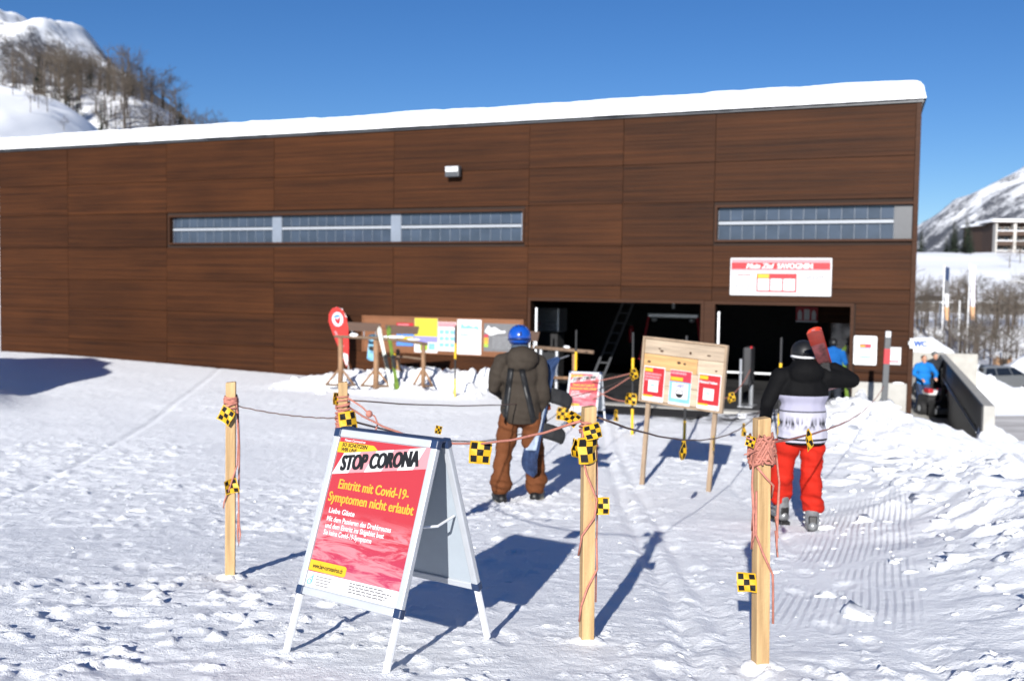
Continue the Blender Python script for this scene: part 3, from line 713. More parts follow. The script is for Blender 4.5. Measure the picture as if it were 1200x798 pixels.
# red pictogram sign hung in the right door
s = hall_thing('pictogram_sign', 'red sign with three white pictograms hanging inside the right door', 'sign', 7.2, 2.9, 1.9)
MB().bevbox(-.26, .26, -.02, 0, -.19, .19, .006).build('board', M['red'], s)
for k in range(3):
    x = -.165 + .165 * k; w = .05 if k != 1 else .065
    rects(s, [(x - w, -.13, x + w, .05 if k != 1 else .13, M['paper'])], -.021, 'pictogram')
    MB().ell((x, -.022, .06), (.035, .002, .05)).build('pictogram', M['paper'], s)
rects(s, [(-.26, -.188, .26, -.15, M['paper'])], -.021, 'print')

# lift machinery in the dark of the left door
t = hall_thing('lift_chair', 'dark chairlift chair with red side bars inside the left door', 'chairlift', 3.55, 4.2)
MB().tube([(0, 0, 3.3), (0, 0, 1.95)], .05, 8).build('hanger', M['metal'], t)
MB().bevbox(-.70, .70, -.06, .06, 1.70, 1.82, .02).build('crossbar', M['metal'], t)
for s_ in (-1, 1):
    MB().tube([(s_ * .66, -.02, 1.80), (s_ * .74, -.08, 1.3), (s_ * .88, -.16, .55)], .035, 8).build('side_bar', M['red'], t)
    MB().ell((s_ * .52, -.02, 1.64), (.09, .09, .06)).build('roller', M['metal'], t)
MB().bevbox(-.85, .85, -.2, .3, .42, .54, .03).build('seat', M['rubber'], t); MB().bevbox(-.85, .85, .26, .36, .54, 1.05, .03).build('backrest', M['rubber'], t)
t = hall_thing('steel_stair', 'dark steel ladder stair leaning inside the left door', 'stair', 1.9, 4.0)
for x in (0, .3): MB().tube([(x - .55, 0, 0), (x + .45, .1, 2.6)], .035, 6).build('stringer', M['grey_panel'], t)
for k in range(9):
    q = k / 9; MB().box(-.53 + q, -.22 + q, .0 + .1 * q, .04 + .1 * q, .12 + 2.5 * q, .15 + 2.5 * q).build('tread', M['grey_panel'], t)
t = hall_thing('drive_housing', 'pale grey machine housing with red bar at the left jamb inside the hall', 'machine', .62, 2.2)
MB().bevbox(-.45, .35, 0, .7, 1.30, 1.95, .04).build('cabinet', M['metal'], t); MB().bevbox(-.4, .3, .05, .6, .0, 1.29, .03).build('base', M['rubber'], t)
for k in range(3): MB().bevbox(-.02, .3, -.02, -.001, 1.40 + .09 * k, 1.44 + .09 * k, .005).build('vent', M['alu'], t)
MB().tube([(-.2, -.04, 1.55), (-.3, -.04, 1.25)], .03, 8).build('bar', M['red'], t)
t = hall_thing('red_extinguisher', 'small red fire extinguisher hanging in the dark hall', 'extinguisher', 2.15, 5.0, 1.2)
MB().tube([(0, 0, -.25), (0, 0, -.2), (0, 0, .15), (0, 0, .22), (0, 0, .24)], [.05, .08, .08, .05, .02], 10).build('cylinder', M['red'], t); MB().box(-.03, .03, -.06, .03, .241, .29).build('valve', M['black'], t)
def turnstile(label, x, y, rz=0):
    t = hall_thing('turnstile', label, 'turnstile', x, y, .0, rz, 'turnstiles in the lift hall')
    for dx in (-.2, .2):
        MB().tube([(dx, 0, 0), (dx, 0, 1.0)], .045, 10).build('post', M['alu'], t); MB().ell((dx, 0, 1.02), (.055, .055, .035)).build('cap', M['white_paint'], t)
    MB().bevbox(-.15, .15, -.03, .03, .3, .95, .015).build('reader', M['rubber'], t)
    for k in range(3):
        a = 2 * math.pi * k / 3 + .4; MB().tube([(.1, .05, .75), (.1 + .3 * math.cos(a), .35, .75 + .3 * math.sin(a))], .015, 6).build('arm', M['alu'], t)
turnstile('twin post silver turnstile behind the slanted ski rack', 1.75, -.6)
def gate(label, x, y, h=1.3, rz=0):
    t = hall_thing('ticket_gate', label, 'ticket gate', x, y, .0, rz, 'ticket gates at the right door')
    MB().bevbox(-.12, .06, -.25, .25, .45, h, .04).build('panel', M['concrete_dark'], t)
    MB().tube([(-.16, -.2, 0), (-.16, -.2, h - .25)], .03, 8).build('post', M['alu'], t); MB().tube([(.02, .1, 0), (.02, .1, .46)], .05, 8).build('leg', M['metal'], t)
    MB().ell((.05, -.22, h), (.03, .03, .03)).build('lamp', M['red'], t); MB().bevbox(-.2, .12, -.3, .3, .0, .03, .01).build('base_plate', M['metal'], t)
gate('dark ticket gate with red lamp next to the wooden info board', 6.5, -1.1, 1.27)
gate('dark ticket gate with red lamp just inside the right door', 7.42, .9, 1.12)
t = hall_thing('barrier_rail', 'low white barrier rail across the right door', 'rail', 7.0, 1.6)
MB().tube([(-1.9, 0, .50), (1.5, 0, .50)], .025, 8).build('rail', M['white_paint'], t)
for x in (-1.8, -.2, 1.4): MB().tube([(x, 0, -.02), (x, 0, .47)], .022, 8).build('post', M['white_paint'], t)
o = tag(MB().bevbox(-1.55, 1.25, -.6, .6, 0, .03, .006).build('rubber_mat', M['rubber'], None, at_hall(4.75, -3.15, -.004), (0, 0, WRZ)), 'black rubber mat on the snow in front of the left door', 'mat')

# ---------------------------------------------------------------- sunk walkway beside the hall
pa, pb = np.array([8.82, 18.5]), np.array([14.68, 34.0]); pd = (pb - pa) / np.linalg.norm(pb - pa); prz = math.atan2(pd[1], pd[0]); PL = float(np.linalg.norm(pb - pa))
t = thing('parapet_wall', 'concrete parapet lined black inside along the sunk walkway', 'wall', (pa[0], pa[1], 0), prz)
MB().bevbox(0, PL + 2.2, -.2, 0, -2.8, .375, .012).build('parapet', M['concrete'], t)
for k in range(6): MB().bevbox(.02 + k * PL / 6 + .004, .02 + (k + 1) * PL / 6 - .004, .001, .03, -1.4, .37, .003).build('lining_panel', M['concrete_dark'], t)
MB().tube([(.4, .07, -.18), (PL, .07, -.18)], .02, 6).build('handrail', M['metal'], t)
for k in range(2): MB().ell((.3, .034, -.05 - .12 * k), (.02, .012, .02)).build('bolt', M['metal'], t)
o = tag(MB().box(XR - .6, 11.4, -2.2, 16, -1.42, -1.14).build('walkway', M['concrete'], None, (W0[0], W0[1], 0), (0, 0, WRZ)), kind='structure')
t = hall_thing('retaining_wall', 'pale concrete end wall closing the sunk walkway', 'wall', 10.3, 15.5)
MB().bevbox(-.9, 1.3, 0, .25, -1.6, .40, .012).build('wall', M['concrete'], t); MB().bevbox(-.9, .5, -.7, -.01, -1.139, -.45, .01).build('step', mat('grey_block', (.15, .15, .155), .8), t)

# ---------------------------------------------------------------- posts, ropes, marker flags
def poster_mat():
    m = bpy.data.materials.new('wet_poster_film'); m.use_nodes = True
    n = m.node_tree.nodes; l = m.node_tree.links; b = n['Principled BSDF']
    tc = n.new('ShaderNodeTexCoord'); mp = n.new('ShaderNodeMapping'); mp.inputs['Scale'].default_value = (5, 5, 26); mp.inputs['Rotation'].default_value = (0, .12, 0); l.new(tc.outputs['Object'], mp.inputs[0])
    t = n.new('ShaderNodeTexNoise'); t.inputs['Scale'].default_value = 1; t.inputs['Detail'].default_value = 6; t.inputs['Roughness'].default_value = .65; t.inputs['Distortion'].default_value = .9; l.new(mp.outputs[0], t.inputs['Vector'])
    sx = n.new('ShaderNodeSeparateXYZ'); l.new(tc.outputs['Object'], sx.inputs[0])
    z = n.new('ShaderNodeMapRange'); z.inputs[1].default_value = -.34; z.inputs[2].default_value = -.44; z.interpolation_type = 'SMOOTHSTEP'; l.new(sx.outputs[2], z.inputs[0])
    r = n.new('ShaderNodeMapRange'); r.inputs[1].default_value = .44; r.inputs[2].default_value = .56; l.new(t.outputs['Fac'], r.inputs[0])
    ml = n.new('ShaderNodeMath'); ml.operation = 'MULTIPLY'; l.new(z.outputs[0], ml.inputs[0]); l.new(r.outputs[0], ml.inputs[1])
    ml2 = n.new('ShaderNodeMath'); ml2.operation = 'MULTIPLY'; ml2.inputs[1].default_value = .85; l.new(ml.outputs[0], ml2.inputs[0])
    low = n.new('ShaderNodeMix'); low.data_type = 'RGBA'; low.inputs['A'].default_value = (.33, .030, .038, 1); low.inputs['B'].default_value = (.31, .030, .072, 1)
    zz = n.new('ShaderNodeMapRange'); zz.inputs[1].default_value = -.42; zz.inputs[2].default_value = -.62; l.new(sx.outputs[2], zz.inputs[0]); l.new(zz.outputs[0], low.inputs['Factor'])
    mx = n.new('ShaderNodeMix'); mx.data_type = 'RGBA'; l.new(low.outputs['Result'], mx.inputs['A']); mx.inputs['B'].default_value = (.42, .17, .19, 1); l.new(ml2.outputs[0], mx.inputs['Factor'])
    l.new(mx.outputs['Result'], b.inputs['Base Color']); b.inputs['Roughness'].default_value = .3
    bp = n.new('ShaderNodeBump'); bp.inputs['Strength'].default_value = .35; bp.inputs['Distance'].default_value = .01
    h = n.new('ShaderNodeMath'); h.operation = 'MULTIPLY'; l.new(t.outputs['Fac'], h.inputs[0]); l.new(z.outputs[0], h.inputs[1]); l.new(h.outputs[0], bp.inputs['Height']); l.new(bp.outputs[0], b.inputs['Normal'])
    return m
M['film'] = poster_mat(); M['yellow_text'] = mat('amber_print', (.60, .27, .03), .5)

# world point on the ray of a spot seen in the photograph, worked out once for each rope and post (metres)
def W(px, py, Y):
    d = _f + _r * ((px - 600) / 1167.) - _u * ((py - 399) / 1167.)
    p = Vector((0, 0, CZ)) + d * (Y / d.y); return p

def post(label, x, y, top, lean=(0, 0), w=.058, rz=.2):
    z = gz(x, y); h = top - z + .12
    t = thing('wooden_post', label, 'post', (x, y, z - .12), 0, 'wooden posts of the rope lane', rot=(lean[1], lean[0], rz))
    mb = MB(); mb.bevbox(-w / 2, w / 2, -w / 2, w / 2, 0, h, .004)
    mb.v = [(a, b, c + (.006 * math.sin(a * 90 + 1) + .004 * math.cos(b * 70) if c > h - .02 else 0)) for a, b, c in mb.v]
    mb.build('shaft', M['pine'], t)
    # snow kicked up round the foot
    f = MB(); f.ell((0, -.0, .115), (.085, .075, .03)); f.ell((.05, -.04, .11), (.05, .045, .025)); f.build('snow_collar', M['snow'], t, smooth=True)
    return t, h
def wrap(t, h, z0, z1, turns, w=.058, r=.0055, seed=0, m=None, name='rope_wrap', loops=1):
    """rope wound round the squared shaft"""
    rnd = random.Random(seed)
    for q in range(loops):
        pts = []; n = int(turns * 12); hw = w / 2 + r * .9; ph = rnd.random() * 6
        for i in range(n + 1):
            a = ph + 2 * math.pi * turns * i / n; k = 1 / max(abs(math.cos(a)), abs(math.sin(a)))
            k = min(k, 1.22); zz = z0 + (z1 - z0) * (i / n) + .006 * math.sin(a * 1.3 + ph) + rnd.uniform(-.004, .004)
            rr = hw * k + .004 * q + rnd.uniform(0, .004)
            pts.append((rr * math.cos(a), rr * math.sin(a), zz))
        MB().tube(pts, r, 6).build(name, m or M['rope'], t, smooth=True)
def dangle(t, pts, r=.005, m=None, name='rope_tail'): MB().tube(pts, r, 6).build(name, m or M['rope'], t, smooth=True)

p1t, h1 = post('slim pine post standing alone on open snow with two flags', -1.69, 5.96, W(267, 447, 5.96).z, (.004, 0))
wrap(p1t, h1, h1 - .145, h1 - .09, 6, seed=1); wrap(p1t, h1, h1 - .15, h1 - .10, 4, seed=2, loops=2)
dangle(p1t, [(.034, -.03, h1 - .12), (.045, -.02, h1 - .35), (.04, -.035, h1 - .5), (.0, -.04, h1 - .63), (-.034, -.036, h1 - .72), (-.038, -.03, h1 - .76)])
dangle(p1t, [(.038, .0, h1 - .1), (.05, .01, h1 - .4), (.047, .0, h1 - .7), (.05, .0, h1 - .86), (.058, .0, h1 - .93), (.05, -.01, h1 - 1.0), (.042, 0, h1 - .93), (.046, .0, h1 - .8)], .006)
p2t, h2 = post('pine post directly behind the front warning sign', -1.07, 6.3, W(401, 447, 6.3).z)
wrap(p2t, h2, h2 - .33, h2 - .08, 9, seed=3); wrap(p2t, h2, h2 - .30, h2 - .14, 7, seed=4, loops=3); wrap(p2t, h2, h2 - .42, h2 - .22, 3, seed=5, loops=2)
dangle(p2t, [(.03, -.03, h2 - .1), (.12, -.03, h2 - .16), (.16, -.03, h2 - .20), (.2, -.03, h2 - .22), (.22, -.03, h2 - .27), (.2, -.03, h2 - .33)], .006)
MB().ell((.165, -.03, h2 - .205), (.022, .02, .024)).build('knot', M['rope'], p2t, smooth=True)
p3t, h3 = post('pine post beside the standing signs with a crumpled cluster of flags at its top', .36, 4.46, W(684, 475, 4.46).z, (-.008, 0))
wrap(p3t, h3, h3 - .12, h3 - .075, 3, seed=6); wrap(p3t, h3, h3 - .2, h3 - .09, 3, seed=7)
dangle(p3t, [(-.035, -.03, h3 - .1), (-.038, -.036, h3 - .22), (-.02, -.04, h3 - .3), (.03, -.04, h3 - .42), (.02, -.042, h3 - .5), (-.036, -.036, h3 - .58), (-.042, 0, h3 - .68)])
dangle(p3t, [(.036, -.02, h3 - .6), (.038, -.03, h3 - .74), (-.01, -.04, h3 - .82), (-.036, -.035, h3 - .9), (-.038, -.01, h3 - .98)])
dangle(p3t, [(.04, .01, h3 - .1), (.047, .01, h3 - .5), (.042, .0, h3 - .9)], .004)
p4t, h4 = post('pine post with a thick bird nest of rope wound below its top', 1.06, 4.09, W(883, 488, 4.09).z, (-.022, 0))
wrap(p4t, h4, h4 - .20, h4 - .08, 7, seed=8); wrap(p4t, h4, h4 - .17, h4 - .1, 5, seed=9, loops=3)
for k in range(9):
    rnd = random.Random(60 + k); pts = []; a0 = rnd.random() * 6
    for i in range(15): a = a0 + i * .55; pts.append((.044 * math.cos(a) * rnd.uniform(.95, 1.35), .044 * math.sin(a) * rnd.uniform(.95, 1.35), h4 - .14 + .06 * math.sin(i * 1.1 + k) + rnd.uniform(-.015, .015)))
    dangle(p4t, pts, .005, name='rope_wrap')
for k in range(4):
    rnd = random.Random(90 + k); x = -.05 + .1 * (k % 2)
    dangle(p4t, [(x, -.03, h4 - .15), (x * 1.2, -.04, h4 - .27), (x * 1.0, -.04, h4 - .38 - .05 * k), (x * 1.15, -.035, h4 - .46 - .04 * k), (x, -.03, h4 - .38 - .03 * k)], .0045)
dangle(p4t, [(-.038, -.034, h4 - .3), (-.04, -.036, h4 - .48), (-.01, -.042, h4 - .56), (.034, -.04, h4 - .65), (.046, -.02, h4 - .72), (.042, -.03, h4 - .86)])
dangle(p4t, [(-.036, -.033, h4 - .2), (.0, -.042, h4 - .245), (.036, -.036, h4 - .28), (.044, -.0, h4 - .34)])
dangle(p4t, [(-.03, -.036, h4 - .1), (-.09, -.05, h4 - .075)], .003); dangle(p4t, [(-.03, -.036, h4 - .13), (-.10, -.05, h4 - .145)], .003)

def rope(label, a, b, sag, m='rope', r=.005, n=26, mid=None):
    a, b = Vector(a), Vector(b); pts = []
    for i in range(n + 1):
        t = i / n; p = a.lerp(b, t); s = 4 * t * (1 - t)
        p.z -= sag * s
        p.z += .002 * math.sin(i * 2.1); pts.append(p)
    o = MB().tube([p - a for p in pts], r, 6).build('rope', M[m], None, a, smooth=True)
    return tag(o, label, 'rope'), pts
A1, A2, A3, A4 = W(275, 475, 5.96), W(410, 478, 6.3), W(680, 493, 4.46), W(700, 489, 4.5)
rope('thin dark rope from the lone post to the post behind the front sign', A1, W(397, 490, 6.27), .02, 'rope_dark', .004)
_, RP = rope('salmon rope sagging with one big flag in front of the snowboarder', A2, A3, .16, 'rope', .0065)
rope('dark rope crossing behind the snowboarder waist to the striped stake', W(410, 469, 6.3), W(741, 440, 16.4), .20, 'rope_dark', .0055)
rope('grey low rope running from the rear post towards the second warning sign', W(411, 493, 6.3), W(675, 462, 18.1), .42, 'rope_dark', .007)
S5 = W(912, 448, 16.1)
_, RQ = rope('brown rope sagging in front of the wooden info board', A4, S5, .42, 'rope_dark', .0055, 40)
_, RR = rope('salmon rope from the rope wound post past the skier to the grey marker post', W(897, 520, 4.09), W(1036, 452, 18.6), .18, 'rope', .006, 40)
S2 = W(741, 437, 16.4)
rope('upper pink rope from the striped stake to the post by the left door', S2, W(676, 450, 18.1), .02, 'rope', .010)
rope('middle pink rope slanting down from the striped stake', W(741, 440, 16.4), W(690, 470, 17.6), .02, 'rope', .009)
rope('lower pink rope slung from the striped stake to the second sign', W(741, 470, 16.4), W(700, 458, 17.0), .06, 'rope', .008)
rope('pink rope slack between ticket gate and info board', W(838, 468, 14.5), W(880, 432, 20.6), .18, 'rope', .010)

# marker flags: yellow plastic sheets with five black squares
def marker_flag(label, p, s=.115, rot=(0, 0, 0), bend=.0, tuck=0.0, hgt=1.0):
    s *= .92; sd = sum(map(ord, label)) % 97
    e = [0, .07, .357, .643, .93, 1.]; mb = MB(); vd = {}
    def V(i, j, back):
        u_, v_ = e[i], e[j]; x = (u_ - .5) * s; z = -v_ * s * hgt
        y = bend * s * math.cos((u_ - .5) * math.pi) + tuck * s * math.sin(v_ * 3.2 + u_ * 2) + .05 * s * math.sin(u_ * 5 + v_ * 4 + sd) + .05 * s * math.cos(v_ * 7 - u_ * 3 + sd * .7) + (.002 if back else 0)
        k = (i, j, back)
        if k not in vd: vd[k] = len(mb.v); mb.v.append((x, y, z))
        return vd[k]
    n = 5
    for i in range(n):
        for j in range(n):
            blk = 1 <= i <= 3 and 1 <= j <= 3 and (i + j) % 2 == 0
            for bk in (0, 1):
                f = [V(i, j, bk), V(i, j + 1, bk), V(i + 1, j + 1, bk), V(i + 1, j, bk)]
                mb.f.append(tuple(f if not bk else f[::-1])); mb.mi.append(1 if blk else 0)
    for i in range(n):
        mb.f.append((V(i, 0, 0), V(i + 1, 0, 0), V(i + 1, 0, 1), V(i, 0, 1))); mb.mi.append(0); mb.f.append((V(i, n, 0), V(i, n, 1), V(i + 1, n, 1), V(i + 1, n, 0))); mb.mi.append(0)
        mb.f.append((V(0, i, 0), V(0, i, 1), V(0, i + 1, 1), V(0, i + 1, 0))); mb.mi.append(0); mb.f.append((V(n, i, 0), V(n, i + 1, 0), V(n, i + 1, 1), V(n, i, 1))); mb.mi.append(0)
    o = mb.build('marker_flag', [M['flag_yellow'], M['flag_black']], None, p, rot, smooth=False)
    return tag(o, label, 'flag', 'checkered rope flags')
def on(pts, t): return pts[int(t * (len(pts) - 1))]
fp = on(RP, .69)
marker_flag('checkered yellow flag folded over the salmon rope before the snowboarder', fp + Vector((0, -.004, .012)), .125, (R(-6), R(6), R(14)), .04)
marker_flag('tilted checkered flag tied near the top of the lone post', W(268, 479, 5.9), .105, (0, R(28), R(-22)), .05, .03)
marker_flag('small crumpled flag half way down the lone post', W(270, 563, 5.9), .085, (R(10), R(-12), R(30)), .15, .12, 1.1)
marker_flag('flag wrapped under the rope on the post behind the sign', W(406, 482, 6.24), .12, (R(-5), R(-8), R(25)), -.18, .05, 1.25)
marker_flag('narrow flag edge at the head of the post behind the sign', W(395, 460, 6.27), .07, (0, R(8), R(62)), .05, .05, 1.2)
marker_flag('upper bent flag in the cluster on the post beside the signs', W(692, 497, 4.40), .085, (R(-8), R(-14), R(14)), -.25, .08, .85)
marker_flag('lower checkered flag hanging in the cluster on the post beside the signs', W(688, 511, 4.41), .105, (R(4), R(-6), R(26)), -.22, .0, 1.25)
marker_flag('flag scrap behind the cluster on the post beside the signs', W(676, 514, 4.44), .075, (0, R(14), R(68)), .1, .1, 1.2)
marker_flag('yellow flag corner poking out under the post top beside the signs', W(676, 486, 4.5), .07, (R(40), R(30), R(20)), .1, .1)
marker_flag('square checkered flag sticking out level from the post beside the signs', W(704, 583, 4.44), .085, (0, R(-1), R(3)), .03)
marker_flag('square checkered flag sticking out low on the rope wound post', W(874, 671, 4.05), .088, (R(2), R(-6), R(-25)), .05, .02)
marker_flag('yellow flag stub in the rope nest on the rope wound post', W(880, 512, 4.03), .045, (R(10), R(10), R(-30)), .1, .2)
marker_flag('flag seen edge on at the side of the rope wound post', W(897, 566, 4.12), .1, (0, R(-4), R(70)), .06, .03, 1.1)
marker_flag('yellow flag hanging from the rope before the skier trousers', W(947, 506, 5.3), .085, (R(-4), R(-22), R(58)), .1, .05, 1.3)
fq = on(RQ, .30); marker_flag('folded flag under the knot of the rope before the info board', W(803, 517, 8.6), .12, (R(6), R(6), R(64)), .12, .1, 1.5)
marker_flag('folded flag on the rope between info board and rope wound post', W(873, 496, 11.6), .12, (R(4), R(8), R(62)), .12, .1, 1.4)
marker_flag('flag on the right leg of the wooden info board', W(837, 511, 10.8), .13, (0, R(8), R(74)), .05, .02, 1.3)
marker_flag('flag bundle where ropes meet the striped stake', W(741, 461, 16.3), .2, (0, R(10), R(20)), .2, .15)
marker_flag('flag on the striped stake just under its yellow band', W(743, 433, 16.3), .18, (0, R(-12), R(50)), .2, .15)
marker_flag('flag at the left foot of the second warning sign', W(661, 478, 17.2), .24, (R(5), R(8), R(10)), .1, .1)
marker_flag('loose yellow flag on the rope between second sign and striped stake', W(723, 480, 16.6), .16, (R(4), R(10), R(66)), .15, .1, 1.3)
marker_flag('yellow flag at the right edge of the info board near the gate', W(857, 461, 14.5), .14, (0, R(-12), R(35)), .15, .1)
marker_flag('small dark flag behind the top edge of the front sign', W(515, 499, 5.6), .05, (0, R(15), R(40)), .05)

# ---------------------------------------------------------------- A-frame warning signs
def aframe(label, loc, rz, detail=True):
    t = thing('warning_sign', label, 'sign', loc, rz, 'pavement warning signs')
    w, ap, hd = .295, .955, .335; th = math.atan2(hd, ap); SL = math.hypot(hd, ap)
    for sgn, pl in ((-1, .735), (1, .75)):
        rx = th * sgn                                       # -1 front, +1 back
        base = bpy.data.objects.new('front_panel' if sgn < 0 else 'rear_panel', None); col.objects.link(base); base.parent = t; base.location = (0, sgn * .028, ap); base.rotation_euler = (rx, 0, 0)
        fy0, fy1 = (-.014, .014)
        for x in (-w, w - .034):
            MB().bevbox(x, x + .034, fy0, fy1, -pl, -.001, .005).build('side_rail', M['rail'], base)
            MB().bevbox(x + .004, x + .03, fy0 + .003, fy1 - .003, -SL + .0, -pl - .0005, .004).build('leg', M['white_paint'], base)
        for z0, z1, m in ((-.034, -.0, M['rail']), (-pl, -pl + .034, M['rail'])): MB().bevbox(-w + .0345, w - .0345, fy0, fy1, z0, z1, .005).build('cross_rail', m, base)
        for x in (-w - .003, w - .037):
            for z0 in (-.037, -pl - .003): MB().bevbox(x, x + .04, fy0 - .003, fy1 + .003, z0, z0 + .04, .006).build('corner_cap', M['steelblue'], base)
        MB().box(-w + .03, w - .03, -.004, .008, -pl + .03, -.03).build('back_plate', M['pale_plate'], base)
        if sgn < 0:
            P = base; Y = -.005
            x0, x1 = -w + .036, w - .036; zt, zb = -.036, -pl + .036
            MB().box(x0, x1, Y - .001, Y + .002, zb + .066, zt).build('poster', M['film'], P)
            MB().box(x0, x1, Y - .001, Y + .002, zb, zb + .0655).build('poster_footer', M['paper'], P)
            Y -= .0012
            MB().prism([(x0, -.056), (-.055, -.056), (-.035, -.068), (-.02, -.080), (-.045, -.104), (x0, -.104)], Y - .001, Y).build('print', M['yellow'], P)
            text('SO SCHÜTZEN\nWIR UNS.', .0225, M['black'], P, (x0 + .02, Y - .0018, -.0755), .0008, .15, line=.95)
            text('Neues Coronavirus', .0155, M['paper'], P, (x0 + .03, Y - .0018, -.0515), .0003)
            MB().add([(-.075, Y - .002, -.092), (-.066, Y - .002, -.100), (-.045, Y - .002, -.074), (-.040, Y - .002, -.078), (-.066, Y - .002, -.108), (-.080, Y - .002, -.096)], [(0, 1, 4, 5), (1, 2, 3, 4)]).build('tick', M['orange'], P)
            # slanted tape band, white and pale fields in turn
            k = .155
            def band(xa, xb, m): 
                sh = .045; f = lambda x: k * (x - x0)
                MB().prism([(xa, -.205 + f(xa)), (xb, -.205 + f(xb)), (min(xb + sh, x1), -.105 + f(xb)), (min(xa + sh, x1), -.105 + f(xa))], Y - .0022, Y - .0012).build('print', m, P)
            xs = [x0, -.165, -.075, .02, .105, .19, x1]
            for i in range(6): band(xs[i], xs[i + 1], M['paper'] if i % 2 == 0 else M['pink'])
            text('STOP CORONA', .094, M['black'], P, (x0 + .045, Y - .004, -.183), .002, .22, width=.43, dup=.0042, rot=(R(90), -math.atan(k), 0), name='headline')
            text('Eintritt mit Covid-19-', .06, M['yellow_text'], P, (x0 + .055, Y - .002, -.262), .0006, width=.40, dup=.0018)
            text('Symptomen nicht erlaubt', .06, M['yellow_text'], P, (x0 + .015, Y - .002, -.322), .0006, width=.485, dup=.0018)
            text('Liebe Gäste', .032, M['paper'], P, (x0 + .035, Y - .002, -.372), .0007)
            text('Mit dem Passieren des Drehkreuzes', .031, M['paper'], P, (x0 + .035, Y - .002, -.408), .0007, width=.37)
            text('und dem Eintritt ins Skigebiet best', .031, M['paper'], P, (x0 + .035, Y - .002, -.438), .0007, width=.34)
            text('Sie keine Covid-19-Symptome', .031, M['paper'], P, (x0 + .035, Y - .002, -.468), .0007, width=.28)
            MB().prism([(x0, zb + .07), (-.055, zb + .07), (-.045, zb + .077), (-.045, zb + .108), (-.055, zb + .115), (x0, zb + .115)], Y - .001, Y).build('print', M['yellow'], P)
            text('www.bag-coronavirus.ch', .028, M['black'], P, (x0 + .02, Y - .0018, zb + .083), .0006, .1, width=.175)
            dm = MB(); dm.tube([(x0 + .028, Y - .001, zb + .042), (x0 + .04, Y - .001, zb + .05), (x0 + .036, Y - .001, zb + .056)], .003, 5)
            dm.tube([(x0 + .02 + .011 * math.cos(a), Y - .001, zb + .022 + .011 * math.sin(a)) for a in np.linspace(0, 6.28, 12)], .0028, 5); dm.tube([(x0 + .034, Y - .001, zb + .02), (x0 + .036, Y - .001, zb + .045), (x0 + .022, Y - .001, zb + .04)], .003, 5)
            dm.build('logo', M['lightblue'], P)
            lines_print(P, x0 + .055, x0 + .15, zb + .052, 4, .012, .004, M['grey_print'], Y, seed=21)
            lines_print(P, -.01, x1 - .02, zb + .056, 4, .012, .005, M['grey_print'], Y, seed=22)
            # clear film glare strip is left to the light
    MB().bevbox(-w, w, -.03, .03, ap - .010, ap + .006, .005).build('hinge', M['steelblue'], t)
    MB().tube([(w - .05, -.14, .60), (w - .03, 0, .585), (w - .05, .14, .60)], .006, 6).build('stay', M['white_paint'], t)
    return t
M['rail'] = mat('silver_rail', (.40, .42, .45), .4, .2, var=.05, vscale=10)
M['pale_plate'] = mat('grey_back_plate', (.30, .34, .38), .5, var=.05)
aframe('tall warning sign reading STOP CORONA standing between two rope posts', (-.525, 4.355, gz(-.55, 4.355) - .005), R(-33.9))
aframe('distant warning sign with pink poster beside the ski rack at the left door', (1.33, 17.75, gz(1.33, 17.75) - .02), R(-20))

M['knot'] = mat('dark_knot', (.05, .025, .012), .7)
# ---------------------------------------------------------------- wooden info board on two legs
t = thing('info_board', 'wooden info board with three red and white notices on two legs', 'info board', (1.85, 11.2, gz(1.865, 11.2)), R(-36), rot=(0, R(3.6), R(-34)))
def leg(x, dz):
    MB().bevbox(x - .025, x + .025, .026, .066, dz - .1, 1.5, .004).build('leg', M['larch_frame'], t)
leg(-.41, -.02); leg(.41, .02)
BZ0, BZ1, BW = .955, 1.66, .485
z = BZ0
for k, (h, m, split) in enumerate([(.19, 'larch', None), (.17, 'larch', None), (.175, 'larch_warm', .68), (.168, 'larch', None)]):
    if split:
        xs = -BW + 2 * BW * split
        MB().bevbox(-BW, xs - .002, 0, .025, z + .002, z + h - .002, .003).build('plank', M[m], t); MB().bevbox(xs + .002, BW, 0, .025, z + .002, z + h - .002, .003).build('plank', M['larch'], t)
    else: MB().bevbox(-BW, BW, -.001 * (k % 2), .025, z + .002, z + h - .002, .003).build('plank', M[m], t)
    z += h
BZ1 = z
for k, (kx, kz) in enumerate(((-.30, 1.56), (-.27, 1.535), (.08, 1.55), (.30, 1.545), (.02, 1.42), (-.05, 1.425), (.40, 1.385), (-.42, 1.40))): MB().ell((kx, -.0008, kz), (.016 + .008 * (k % 2), .0025, .009 + .004 * (k % 3))).build('knot', M['knot'], t)
for x in (-BW - .028, BW): MB().bevbox(x, x + .028, -.02, .03, BZ0 - .025, BZ1 + .025, .003).build('frame_bar', M['larch_frame'], t)
for z0 in (BZ0 - .027, BZ1 + .002): MB().bevbox(-BW, BW, -.018, .03, z0, z0 + .025, .003).build('frame_bar', M['larch_frame'], t)
